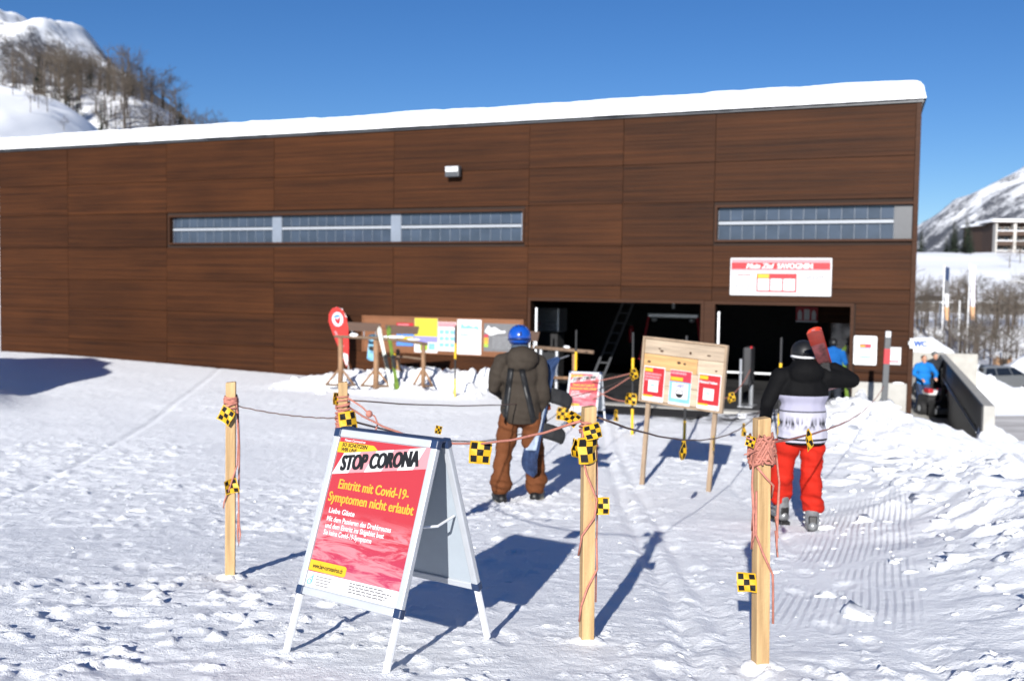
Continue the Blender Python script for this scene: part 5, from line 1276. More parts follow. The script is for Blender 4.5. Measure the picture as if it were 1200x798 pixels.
def sb_binding(z):
    mb = MB(); mb.bevbox(-.13, .13, -.05, -.004, z - .075, z + .075, .012); b = mb.build('binding', M['rubber'], sbd)
    MB().tube([(-.10, -.03, z + .06 * q) for q in (0,)] + [(-.12, -.12, z), (-.11, -.24, z), (-.05, -.31, z)], .036, 8, flat=2.2).build('highback', M['rubber'], b)
    MB().tube([(-.06, -.10, z - .06), (-.02, -.14, z), (-.06, -.10, z + .06)], .014, 6).build('ankle_strap', M['rubber'], b); MB().tube([(.07, -.05, z - .055), (.09, -.10, z), (.07, -.05, z + .055)], .012, 6).build('toe_strap', M['rubber'], b)
    for q in (-1, 1): MB().bevbox(-.12, .08, -.07, -.02, z + q * .06 - .006, z + q * .06 + .006, .003).build('side_rail', M['rubber'], b)
sb_binding(BL * .37); sb_binding(BL * .66)

# ---- skier
M['skier_jacket'] = None
def skier_jacket_mat():
    m = cloth_mat('black_and_white_jacket', (.5, .5, .55)); n = m.node_tree.nodes; l = m.node_tree.links; b = n['Principled BSDF']
    tc = n.new('ShaderNodeTexCoord'); sx = n.new('ShaderNodeSeparateXYZ'); l.new(tc.outputs['Object'], sx.inputs[0])
    mp = n.new('ShaderNodeMapping'); mp.inputs['Scale'].default_value = (38, 38, 6); mp.inputs['Rotation'].default_value = (0, .35, 0); l.new(tc.outputs['Object'], mp.inputs[0])
    nz = n.new('ShaderNodeTexNoise'); nz.inputs['Scale'].default_value = 1; nz.inputs['Detail'].default_value = 5; l.new(mp.outputs[0], nz.inputs['Vector'])
    cr = n.new('ShaderNodeValToRGB'); cr.color_ramp.interpolation = 'CONSTANT'; e = cr.color_ramp.elements
    def el(p, c): q = e.new(p); q.color = c + (1,)
    K = (.0045, .0045, .005); Wt = (.35, .345, .41); Lv = (.27, .265, .34)
    e[0].position = 0; e[0].color = K + (1,); e[1].position = 1; e[1].color = K + (1,)
    z0, z1 = .70, 1.25; f = lambda z: (z - z0) / (z1 - z0)
    el(f(.772), Wt); el(f(.790), K); el(f(.806), Wt); el(f(1.03), (.06, .06, .07)); el(f(1.042), Lv); el(f(1.172), K)
    mr = n.new('ShaderNodeMapRange'); mr.inputs[1].default_value = z0; mr.inputs[2].default_value = z1; l.new(sx.outputs[2], mr.inputs[0]); l.new(mr.outputs[0], cr.inputs[0])
    # dark grass strokes above the hem
    g1 = n.new('ShaderNodeMapRange'); g1.inputs[1].default_value = .87; g1.inputs[2].default_value = .93; l.new(sx.outputs[2], g1.inputs[0])
    g2 = n.new('ShaderNodeMapRange'); g2.inputs[1].default_value = 1.0; g2.inputs[2].default_value = .94; l.new(sx.outputs[2], g2.inputs[0])
    th = n.new('ShaderNodeMapRange'); th.inputs[1].default_value = .45; th.inputs[2].default_value = .54; l.new(nz.outputs['Fac'], th.inputs[0])
    a = n.new('ShaderNodeMath'); a.operation = 'MULTIPLY'; l.new(g1.outputs[0], a.inputs[0]); l.new(g2.outputs[0], a.inputs[1])
    a2 = n.new('ShaderNodeMath'); a2.operation = 'MULTIPLY'; l.new(a.outputs[0], a2.inputs[0]); l.new(th.outputs[0], a2.inputs[1])
    mx = n.new('ShaderNodeMix'); mx.data_type = 'RGBA'; l.new(cr.outputs[0], mx.inputs['A']); mx.inputs['B'].default_value = (.03, .03, .035, 1); l.new(a2.outputs[0], mx.inputs['Factor'])
    ab = n.new('ShaderNodeMath'); ab.operation = 'ABSOLUTE'; l.new(sx.outputs[0], ab.inputs[0]); gt = n.new('ShaderNodeMath'); gt.operation = 'GREATER_THAN'; gt.inputs[1].default_value = .222; l.new(ab.outputs[0], gt.inputs[0])
    m3 = n.new('ShaderNodeMix'); m3.data_type = 'RGBA'; l.new(mx.outputs['Result'], m3.inputs['A']); m3.inputs['B'].default_value = (.0045, .0045, .005, 1); l.new(gt.outputs[0], m3.inputs['Factor'])
    l.new(m3.outputs['Result'], b.inputs['Base Color']); return m
M['skier_jacket'] = skier_jacket_mat()
SKX, SKY = 2.53, 8.60
t = thing('person', 'person in black and white jacket and red trousers carrying skis on the shoulder', 'person', (SKX, SKY, gz(SKX, SKY) - .015), 0)
J = dict(head=(.01, .07, 1.50), neck=(.01, .02, 1.37), chest=(0, 0, 1.17), pelvis=(.0, 0, .86),
         sh_l=(-.195, .0, 1.325), el_l=(-.31, -.02, 1.10), wr_l=(-.285, .13, .96), sh_r=(.205, 0, 1.325), el_r=(.43, .03, 1.295), wr_r=(.27, .06, 1.40),
         hip_l=(-.105, 0, .84), kn_l=(-.135, .13, .47), an_l=(-.10, .22, .13), toe_l=(-.12, .42, .05), hip_r=(.105, 0, .84), kn_r=(.105, .03, .45), an_r=(.05, -.20, .14), toe_r=(.09, .0, .05),
         hand_l=((.1, .35, -.9), (.9, .3, .1), (.1, .9, .3), 1.0), hand_r=((-.85, .05, .35), (.1, 1, .3), (-.2, -.1, -1), .65))
body(t, J, (0, 1))
jacket(t, J, M['skier_jacket'], .752, 1.03, seed=5, fold=.014, hood=[((0, -.075, 1.37), (.15, .095, .10)), ((.0, -.02, 1.43), (.12, .11, .06))])
trousers(t, J, M['pants_red'], .775, .93, seed=7, flare=1.12, fold=.034, lift=.085)
mb = MB(); mb.ell((.01, .06, 1.535), (.108, .128, .112)); mb.build('helmet', M['boot_black'], t, smooth=True)
mb = MB(); mb.tube([(.01 + .112 * math.cos(a), .06 + .132 * math.sin(a), 1.51 + .012 * math.sin(a)) for a in np.linspace(math.pi * 1.08, math.pi * 1.92, 14)], .018, 8, flat=.6); mb.build('goggle_strap', M['paper'], t, smooth=True)
def ski_boot(t, an, toe, shin, pitch=0.):
    an, toe = Vector(an), Vector(toe); d = (toe - an); d.z = 0; d.normalize(); L = .30
    T = Matrix.Translation((an.x, an.y, 0)) @ Matrix.Rotation(math.atan2(d.y, d.x) - math.pi / 2, 4, 'Z') @ Matrix.Rotation(pitch, 4, 'X')
    mb = MB(); tv = lambda *p: T @ Vector(p); a0 = tv(0, -.03, .12)
    mb.cap(a0 + (Vector(shin) - a0).normalized() * .13, .062, a0, .062); mb.cap(tv(0, -.06, .075), .052, tv(0, .08, .075), .054); mb.cap(tv(0, .06, .075), .054, tv(0, .17, .06), .044)
    b = remeshed('ski_boot', mb, M['boot_silver'], t, .009, 2, cuts=[])
    s = MB(); s.bevbox(-.045, .045, -.115, -.02, -.003, .035, .01, T=T); s.build('heel_sole', M['boot_black'], b); s = MB(); s.bevbox(-.045, .045, .05, .215, -.003, .03, .01, T=T); s.build('toe_sole', M['boot_black'], b)
    for z in (.10, .14, .18): s = MB(); s.tube([tv(-.06, .0, z), tv(-.066, .06, z), tv(0, .085 - .08 * (z - .1), z + .01), tv(.066, .06, z), tv(.06, 0, z)], .009, 6); s.build('buckle', M['metal'], b)
    s = MB(); s.bevbox(-.035, .035, -.098, -.08, .08, .16, .01, T=T); s.build('spoiler', M['boot_black'], b)
ski_boot(t, (J['an_l'][0], J['an_l'][1], 0), J['toe_l'], J['kn_l']); ski_boot(t, (J['an_r'][0], J['an_r'][1], 0), J['toe_r'], J['kn_r'], R(-8))
for s_ in 'lr': mb = MB(); hand(mb, J['wr_' + s_], *J['hand_' + s_], k=1.2); remeshed('glove', mb, M['glove_black'], t, .006, 1)
sk_z = gz(SKX, SKY) - .015
# skis on the right shoulder, tails back over the camera side
Hd = Vector((SKX + .16, SKY - .02, sk_z + 1.475)); Tl = W(953, 388, 8.0)
d = (Tl - Hd).normalized(); A0 = Hd - d * .80; zax = d; xax = Vector((.94, -.2, .28)); xax = (xax - zax * xax.dot(zax)).normalized(); yax = zax.cross(xax)
sk = thing('ski_pair', 'red tipped pair of skis carried on the shoulder of the skier', 'skis', A0); sk.rotation_euler = Matrix((xax, yax, zax)).transposed().to_euler()
LT = (Tl - A0).length
M['ski_print'] = mat('grey_red_ski_top', (.10, .09, .09), .3, var=.7, vscale=(12, 12, 7), tint=(.42, .12, .12))
def shoulder_ski(z0, w=.112):
    """straight ski outline with a round end, from z0 to the end"""
    n = 9; out = [(-w / 2, z0), (w / 2, z0), (w / 2 * .9, max(z0, LT * .5)), (w / 2, LT - w / 2)] if z0 < LT * .4 else [(-w / 2 * .985, z0), (w / 2 * .985, z0), (w / 2, LT - w / 2)]
    out += [(w / 2 * math.cos(a), LT - w / 2 + w / 2 * math.sin(a)) for a in np.linspace(0, math.pi, n + 2)[1:-1]] + [(-w / 2, LT - w / 2)]
    if z0 < LT * .4: out += [(-w / 2 * .9, LT * .5)]
    return out
s1 = MB().prism(shoulder_ski(0), 0, .014).build('ski', M['ski_print'], sk); s2 = MB().prism(shoulder_ski(0), .018, .032).build('ski', M['ski_red'], sk, (.012, 0, -.01))
MB().prism(shoulder_ski(LT - .30, .1125), -.0012, .0145).build('tip', M['ski_red'], s1)
binding(s1, LT * .42)
# poles in the left hand
hp_ = Vector((SKX - .275, SKY + .17, sk_z + .90))
pt = thing('ski_pole_pair', 'pair of grey ski poles with black baskets held in the left hand of the skier', 'ski poles', hp_)
for k, (dx, dy) in enumerate(((-.02, .02), (.03, .05))):
    MB().tube([(dx * .3, dy, .06), (dx, dy - .05, -.82)], [.008, .006], 6).build('shaft', M['metal'], pt); MB().tube([(dx * .3, dy, .05), (dx * .35, dy, .17)], .017, 8).build('grip', M['glove_black'], pt)
    MB().tube([(dx, dy - .045, -.755), (dx, dy - .046, -.765)], [.035, .04], 10).build('basket', M['glove_black'], pt)
    MB().tube([(dx * .3, dy, .14), (dx * .3 - .03, dy - .02, .05), (dx * .3 - .02, dy - .03, -.08)], .009, 6).build('strap', M['red'], pt)

# ---- person further ahead at the right door
px_, py_ = 6.76, 20.9
t = thing('person', 'person in blue jacket with dark trousers waiting at the right door', 'person', (px_, py_, -.01), R(-10)); t.scale = (.86, .86, .86)
J3 = dict(head=(0, .05, 1.60), neck=(0, .0, 1.46), chest=(0, 0, 1.25), pelvis=(0, 0, .92), sh_l=(-.2, 0, 1.4), el_l=(-.27, 0, 1.14), wr_l=(-.24, .12, .95), sh_r=(.2, 0, 1.4), el_r=(.28, .0, 1.15), wr_r=(.25, .14, .98),
          hip_l=(-.1, 0, .88), kn_l=(-.12, .04, .48), an_l=(-.13, 0, .1), toe_l=(-.16, .16, .05), hip_r=(.1, 0, .88), kn_r=(.13, .05, .48), an_r=(.14, .0, .1), toe_r=(.17, .16, .05),
          hand_l=((0, .3, -1), (1, 0, 0), (0, 1, 0), .5), hand_r=((0, .3, -1), (-1, 0, 0), (0, 1, 0), .5))
body(t, J3, (0, 1), .02); jacket(t, J3, M['deep_blue_cloth'], .80, 1.04, .02, 9); trousers(t, J3, M['dark_trouser'], .92, 1.0, .02, 9)
mb = MB(); mb.ell((0, .05, 1.63), (.11, .13, .115)); mb.build('helmet', M['boot_black'], t, smooth=True)
for s_ in 'lr': boot(t, J3['an_' + s_], J3['toe_' + s_], M['boot_black'], M['boot_black'])
t = thing('ski_pair', 'black and green pair of skis held upright by the person at the right door', 'skis', (px_ + .32, py_ - .1, .0), rot=(R(-4), R(-5), R(20)))
s1 = ski_mesh(1.35).build('ski', M['ski_green'], t, (0, 0, 0)); s2 = ski_mesh(1.35).build('ski', M['glove_black'], t, (.08, .03, 0)); binding(s1, .6); binding(s2, .6)

# ---- man in blue with his snow blower in the walkway
mx_, my_, mz_ = 12.62, 30.4, -1.14
t = thing('person', 'bareheaded man in bright blue jacket pushing a snow blower', 'person', (mx_, my_, mz_), R(2))
J4 = dict(head=(-.02, -.04, 1.60), neck=(0, .0, 1.46), chest=(0, 0, 1.25), pelvis=(0, .03, .92), sh_l=(-.205, 0, 1.4), el_l=(-.34, -.06, 1.17), wr_l=(-.19, -.30, 1.02), sh_r=(.205, 0, 1.4), el_r=(.36, -.06, 1.18), wr_r=(.24, -.28, 1.06),
          hip_l=(-.1, .03, .88), kn_l=(-.12, .0, .48), an_l=(-.13, .06, .1), toe_l=(-.15, -.1, .05), hip_r=(.1, .03, .88), kn_r=(.14, -.04, .48), an_r=(.15, -.0, .1), toe_r=(.17, -.16, .05),
          hand_l=((.2, -.9, -.3), (1, .2, 0), (0, -.2, -1), .8), hand_r=((-.2, -.9, -.3), (-1, .2, 0), (0, -.2, -1), .8))
bd = body(t, J4, (0, -1), .014); face_bits(bd, J4['head'], (0, -1))
jacket(t, J4, M['blue_cloth'], .84, 1.08, .018, 12); trousers(t, J4, M['jeans'], .92, 1.0, .018, 12)
mb = MB(); mb.ell((-.02, -.015, 1.655), (.085, .095, .075)); mb.build('hair', M['hair'], t, smooth=True)
for s_ in 'lr': boot(t, J4['an_' + s_], J4['toe_' + s_], M['boot_black'], M['boot_black'])
sbz = thing('snow_blower', 'black snow blower with red and white engine cover in the sunk walkway', 'snow blower', (mx_ - .02, my_ - .85, mz_), R(4))
MB().bevbox(-.30, .30, -.25, .45, .28, .58, .05).build('engine_block', M['rubber'], sbz)
MB().bevbox(-.26, .28, -.2, .25, .60, .74, .04).build('engine_cover', M['paper'], sbz); MB().bevbox(-.285, -.12, -.215, .1, .66, .80, .03).build('fuel_cap_cover', M['red'], sbz); MB().bevbox(.1, .3, -.22, .1, .66, .79, .03).build('fuel_cap_cover', M['red'], sbz)
MB().bevbox(-.36, .36, -.75, -.35, .02, .48, .04).build('auger_housing', M['rubber'], sbz)
MB().tube([(-.34, -.78, .2), (.34, -.78, .2)], .09, 10).build('auger', M['metal'], sbz); MB().tube([(0, -.5, .48), (.02, -.5, .8), (.02, -.56, .92)], [.08, .07, .07], 10).build('chute', M['rubber'], sbz)
for s_ in (-1, 1):
    w_ = MB().tube([(s_ * .3, .05, .2), (s_ * .42, .05, .2)], .2, 18).build('wheel', M['rubber'], sbz); MB().tube([(s_ * .421, .05, .2), (s_ * .43, .05, .2)], .09, 14).build('hub', M['metal'], w_)
    MB().tube([(s_ * .22, .4, .5), (s_ * .24, .65, .9), (s_ * .22, .72, .98)], .018, 8).build('handlebar', M['glove_black'], sbz); MB().ell((s_ * .25, -.79, .32), (.05, .03, .05)).build('headlamp', M['alu'], sbz)
MB().bevbox(-.3, .3, -.1, .5, .02, .27, .03).build('chassis', M['rubber'], sbz)
px_, py_ = 13.72, 32.2
t = thing('person', 'person in dark jacket and grey knit cap half hidden behind the man in blue', 'person', (px_, py_, mz_), R(5))
body(t, J4, (0, -1), .018); jacket(t, J4, M['dark_trouser'], .82, 1.06, .02, 15, name='jacket'); trousers(t, J4, M['dark_trouser'], .92, 1.0, .02, 15)
mb = MB(); mb.ell((-.02, -.01, 1.66), (.105, .115, .10)); mb.build('knit_cap', M['grey_knit'], t, smooth=True)
for s_ in 'lr': boot(t, J4['an_' + s_], J4['toe_' + s_], M['boot_black'], M['boot_black'])

# ---------------------------------------------------------------- valley, hills and mountains
def hillgrid(name, xs, ys, fz, m):
    X, Y = np.meshgrid(xs, ys); return tag(grid_mesh(X, Y, fz(X, Y), name, m), kind='structure')
M['hill_snow'] = mountain_mat('hill_snow', (.10, .085, .075), -10, 20, .05, -.1)
M['mt_left'] = mountain_mat('mountain_left', (.085, .085, .095), 400, 590, .012, .50)
M['mt_right'] = mountain_mat('mountain_right', (.085, .09, .105), 60, 360, .012, .54)
M['wood_floor'] = mountain_mat('wooded_slope', (.10, .085, .07), 20, 60, .06, .32)
VY, VZ = [50, 56, 60, 68, 75, 90, 98, 108, 125, 160, 220, 262, 300, 420, 700], [-3.4, -2.75, -2.5, -1.6, -.1, .45, .8, .9, 2.4, 6, 11.3, 13.0, 13.5, 14, 16]
def valley(X, Y):
    z = np.interp(Y, VY, VZ) + 1.2 * fbm(X * .04, Y * .04, 3, 3) * sst(Y, 110, 160) + .25 * fbm(X * .3, Y * .3, 3, 4) * sst(Y, 62, 72)
    return z
def vz(x, y): return float(valley(np.array([float(x)]), np.array([float(y)]))[0])
hillgrid('valley_slope', np.linspace(14, 420, 260), np.concatenate([np.linspace(50, 130, 130), np.linspace(131, 700, 120)]), valley, M['snow'])
def hillA(X, Y):
    c = np.interp(X, [-220, -140, -92, -84.5, -79.2, -76, -70, -60, -45, -30], [46, 43, 38.6, 36.8, 33.4, 29, 24, 16, 7, 2])
    return c * sst(Y, 60, 185) + .8 * fbm(X * .08, Y * .08, 4, 6) * sst(Y, 70, 120) - 20 * sst(Y, 185, 235) - 1.0
hillgrid('snowy_hill', np.linspace(-220, -25, 160), np.linspace(58, 235, 130), hillA, M['snow'])
def hillB(X, Y):
    c = np.interp(X, [-260, -160, -120, -111, -100, -93, -88, -83, -79, -60, -30, 20], [60, 56, 53, 53, 51.5, 48.5, 43.5, 38.5, 35.5, 23, 10, 2])
    return c * sst(Y, 150, 262) + 1.5 * fbm(X * .06, Y * .06, 4, 8) - 14 * sst(Y, 265, 330)
def hbz(x, y): return float(hillB(np.array([float(x)]), np.array([float(y)]))[0])
hillgrid('wooded_hill', np.linspace(-260, 20, 200), np.linspace(150, 330, 110), hillB, M['wood_floor'])
def ridged(X, Y, s, seed): return sum((.5 - np.abs(vn(X * s * 2 ** k, Y * s * 2 ** k, seed + k))) * .55 ** k for k in range(6)) - .9
def mtL(X, Y):
    c = np.interp(X, [-2600, -1700, -1300, -1125, -1078, -1054, -1020, -995, -957, -939, -902, -883, -837, -753, -670, -500, -300, 200], [440, 500, 575, 588, 602, 578, 572, 580, 590, 560, 519, 500, 472, 415, 352, 250, 150, 60])
    f = sst(Y, 900, 2210) ** 1.15; b = 1 - .5 * sst(Y, 2210, 2900)
    return c * f * b + 46 * ridged(X, Y, .004, 3) * f * (1 - .8 * np.exp(-((Y - 2210) / 60.) ** 2)) - 20
hillgrid('mountain', np.linspace(-2600, 200, 360), np.concatenate([np.linspace(900, 2150, 130), np.linspace(2160, 2260, 22), np.linspace(2280, 2900, 20)]), mtL, M['mt_left'])
def mtR(X, Y):
    c = np.interp(X, [500, 900, 1009, 1061, 1123, 1185, 1269, 1400, 1700, 2600], [40, 95, 142, 198, 246, 283, 326, 390, 470, 520])
    f = sst(Y, 1100, 2510) ** 1.1; b = 1 - .5 * sst(Y, 2510, 3200)
    return c * f * b + 34 * ridged(X, Y, .004, 13) * f * (1 - .8 * np.exp(-((Y - 2510) / 60.) ** 2)) - 6
hillgrid('mountain', np.linspace(500, 2600, 320), np.concatenate([np.linspace(700, 2450, 150), np.linspace(2460, 2560, 22), np.linspace(2580, 3200, 20)]), mtR, M['mt_right'])
# far ground so that no gap shows at the horizon
far = MB(); n = 48
far.v = [(6500 * math.cos(2 * math.pi * k / n), 6500 * math.sin(2 * math.pi * k / n), -8) for k in range(n)]; far.f = [tuple(range(n))]; far.mi = [0]
tag(far.build('far_ground', M['snow'], fix=False), kind='structure')

# ---------------------------------------------------------------- trees
M['bark'] = mat('bark', (.075, .058, .045), .9, var=.3, vscale=4)
M['twig'] = mat('twigs', (.075, .06, .046), .9, var=.35, vscale=2, rand=.25)
M['needle'] = mat('needles', (.020, .030, .018), .8, var=.4, vscale=3, rand=.2)
def bare_tree_meshes(seed, H=10., n_limb=9, twigs=3, snow=0.0):
    rnd = random.Random(seed); tr = MB(); cr = MB()
    tr.tube([(0, 0, -.3), (.02 * H * rnd.uniform(-1, 1), 0, H * .4), (.04 * H * rnd.uniform(-1, 1), .03 * H * rnd.uniform(-1, 1), H * .93)], [.022 * H, .014 * H, .003 * H], 6)
    def grow(p, d, L, r, lvl):
        e = p + d * L; mid = p + d * L * .5 + Vector((rnd.uniform(-1, 1), rnd.uniform(-1, 1), rnd.uniform(-.3, 1))) * L * .06
        cr.tube([p, mid, e], [r, r * .75, r * .35], 3, cap=False)
        if lvl == 0: return
        for k in range(5 if lvl > 1 else 6):
            q = p + d * L * rnd.uniform(.3, 1.0); a = rnd.uniform(0, 6.28)
            o_ = d.orthogonal().normalized(); o_.rotate(Matrix.Rotation(a, 3, d)); nd = (d * rnd.uniform(.5, 1) + o_ * rnd.uniform(.5, .9) + Vector((0, 0, .25))).normalized()
            grow(q, nd, L * rnd.uniform(.42, .62), r * .5, lvl - 1)
    for k in range(n_limb):
        z = H * rnd.uniform(.25, .88); a = rnd.uniform(0, 6.28); up = rnd.uniform(.35, .9)
        d = Vector((math.cos(a), math.sin(a), up)).normalized(); grow(Vector((0, 0, z)), d, H * (.40 - .25 * z / H) * rnd.uniform(.8, 1.2) + .08 * H, .0055 * H, 2)
    return tr.mesh('trunk', [M['bark']]), cr.mesh('crown', [M['twig']])
def conifer_meshes(seed, H=12.):
    rnd = random.Random(seed); tr = MB(); cr = MB()
    tr.tube([(0, 0, -.3), (0, 0, H * .97)], [.018 * H, .002 * H], 6)
    z = .12 * H
    while z < H * .97:
        f = 1 - z / H; nb = 9
        for k in range(nb):
            a = 6.28 * k / nb + rnd.random(); L = (.24 * H * f + .02 * H) * rnd.uniform(.7, 1.15); d = Vector((math.cos(a), math.sin(a), -.28)).normalized(); s = Vector((-math.sin(a), math.cos(a), 0))
            p = Vector((0, 0, z)); w = L * .28
            for q in range(3):
                c = p + d * L * (.3 + .33 * q) + Vector((0, 0, rnd.uniform(-.05, .05) * L)); ww = w * (1 - .25 * q)
                cr.add([c - s * ww + Vector((0, 0, -.12 * L)), c - d * L * .22, c + s * ww + Vector((0, 0, -.12 * L)), c + d * L * .26], [(0, 1, 2, 3)])
        z += H * .045 * (1 + .5 * f)
    return tr.mesh('trunk', [M['bark']]), cr.mesh('crown', [M['needle']])
BT = [bare_tree_meshes(100 + k, 10, 10) for k in range(4)]; CT = [conifer_meshes(200 + k) for k in range(2)]
def tree(kind, x, y, z, s, label, group, idx, cat='tree', name=None):
    tr, cr = (BT if kind == 'bare' else CT)[idx]
    t = thing(name or ('bare_tree' if kind == 'bare' else 'conifer_tree'), label, cat, (x, y, z), random.uniform(0, 6.28), group); t.scale = (s, s, s * random.uniform(.9, 1.1))
    link('trunk', tr, t); link('crown', cr, t); return t
rt = random.Random(31)
for k in range(135):
    x = -128 + 57 * rt.random() ** .8; y = rt.uniform(215, 268)
    if k % 7 == 3: tree('conifer', x, y, hbz(x, y), rt.uniform(.6, .9), 'dark conifer in the wood on the hill above the roof', 'conifers of the hill wood', k % 2)
    else: tree('bare', x, y, hbz(x, y), rt.uniform(.75, 1.2), 'bare brown tree in the wood on the hill above the roof', 'bare trees of the hill wood', k % 4)
for k in range(7):
    x = rt.uniform(-92, -76); y = rt.uniform(165, 178); z = float(hillA(np.array([x]), np.array([y]))[0])
    tree('bare', x, y, z, rt.uniform(.25, .4), 'low bare shrub on the smooth snow hill above the roof', 'shrubs on the snow hill', k % 4, 'shrub', 'bare_shrub')
for k in range(46):
    y = rt.uniform(72, 82); x = y * rt.uniform(.395, .53)
    tree('bare', x, y, vz(x, y) - .1, rt.uniform(.2, .45), 'low bare shrub in the hedge above the car park', 'hedge shrubs above the car park', k % 4, 'shrub', 'bare_shrub')
for k in range(40):
    y = rt.uniform(58.5, 69); x = y * rt.uniform(.405, .53)
    tree('bare', x, y, vz(x, y) - .1, rt.uniform(.16, .34), 'dark bare shrub in the lower hedge right behind the car park', 'lower hedge shrubs behind the car park', k % 4, 'shrub', 'bare_shrub')
for k in range(12):
    y = rt.uniform(84, 118); x = y * rt.uniform(.43, .53)
    tree('bare', x, y, vz(x, y) - .1, rt.uniform(.25, .45), 'slim bare tree beside the upper village road', 'bare trees along the village road', k % 4)
for k in range(10):
    y = rt.uniform(232, 258); x = y * rt.uniform(.405, .46)
    tree('conifer', x, y, vz(x, y), rt.uniform(.4, .75), 'dark conifer on the slope beside the apartment house', 'conifers by the apartment house', k % 2)
for k in range(4):
    y = rt.uniform(150, 190); x = y * rt.uniform(.49, .53)
    tree('bare', x, y, vz(x, y), rt.uniform(.4, .6), 'bare tree low on the open snow slope', 'bare trees on the open slope', k % 4)
# snow lying in the hedge, a low dark hedge bank and stone walls along the roads
M['hedge'] = mat('hedge_twigs', (.07, .055, .042), .9, var=.5, vscale=1.2)
M['stone'] = mat('dark_stone', (.12, .11, .10), .9, var=.4, vscale=1.5, bump=.5, bscale=4)
def road_wall(label, y, h, x0, x1):
    t = thing('stone_wall', label, 'wall', ((x0 + x1) / 2, y, vz((x0 + x1) / 2, y) - .2)); w = (x1 - x0) / 2
    MB().bevbox(-w, w, -.2, .2, 0, h, .05).build('wall', M['stone'], t)
    sx_ = np.linspace(-w, w, 120); U, V_ = np.meshgrid(sx_, np.linspace(-1, 1, 8)); Z = h + .02 + .22 * np.sqrt(1 - V_ ** 2 * .98) * (1 + .5 * fbm(U * .5, V_, 3, 5)); o = grid_mesh(U, V_ * .26, Z, 'snow_cap', M['snow']); o.parent = t
road_wall('dark snow capped stone wall under the upper village road', 96.5, 1.15, 36, 62)
road_wall('low snow capped stone wall above the village road', 109, 1.0, 40, 70)

# ---------------------------------------------------------------- flag poles
def flag_pole(label, px, Y, ytop, banner, x0=0, group='flag poles at the car park'):
    top = W(px, ytop, Y); bx, by = top.x, Y; z0 = min(vz(bx, by), -1.0)
    t = thing('flag_pole', label, 'flag pole', (bx, by, z0), 0, group); H = top.z - z0
    MB().tube([(0, 0, 0), (0, 0, H)], [.045, .03], 8).build('pole', M['white_paint'], t)
    if banner:
        z1 = H - .1; L = banner[0]; nseg = len(banner[1]); 
        for k, m in enumerate(banner[1]):
            a, b = z1 - L * k / nseg, z1 - L * (k + 1) / nseg; q = []
            wd_ = lambda z: banner[2] * (.35 + .65 * (z1 - z) / L) if banner[3] else banner[2]
            mb = MB(); mb.prism([(.07, a), (.07 + wd_(a), a - .05), (.07 + wd_(b), b - .05), (.07 + .1 * (z1 - b) / L, b)], -.03 * (k + 1), .03); mb.build('banner', m, t)
flag_pole('flag pole with a limp dark blue to orange banner', 1107, 66, 311, (3.5, [M['steelblue'], M['grey_print'], M['paper'], M['orange_pale'] if 'orange_pale' in M else M.setdefault('orange_pale', mat('pale_orange_cloth', (.45, .26, .14), .7))], .26, False))
flag_pole('flag pole with a white banner ending in orange', 1137, 66, 309, (3.6, [M['paper'], M['pale_emblem'], M['pale_emblem'], M['orange_pale']], .30, False))
flag_pole('bare white flag pole between the two banners', 1125, 66, 352, None)
flag_pole('bare thin flag pole behind the toilet sign', 1102, 68, 356, None)

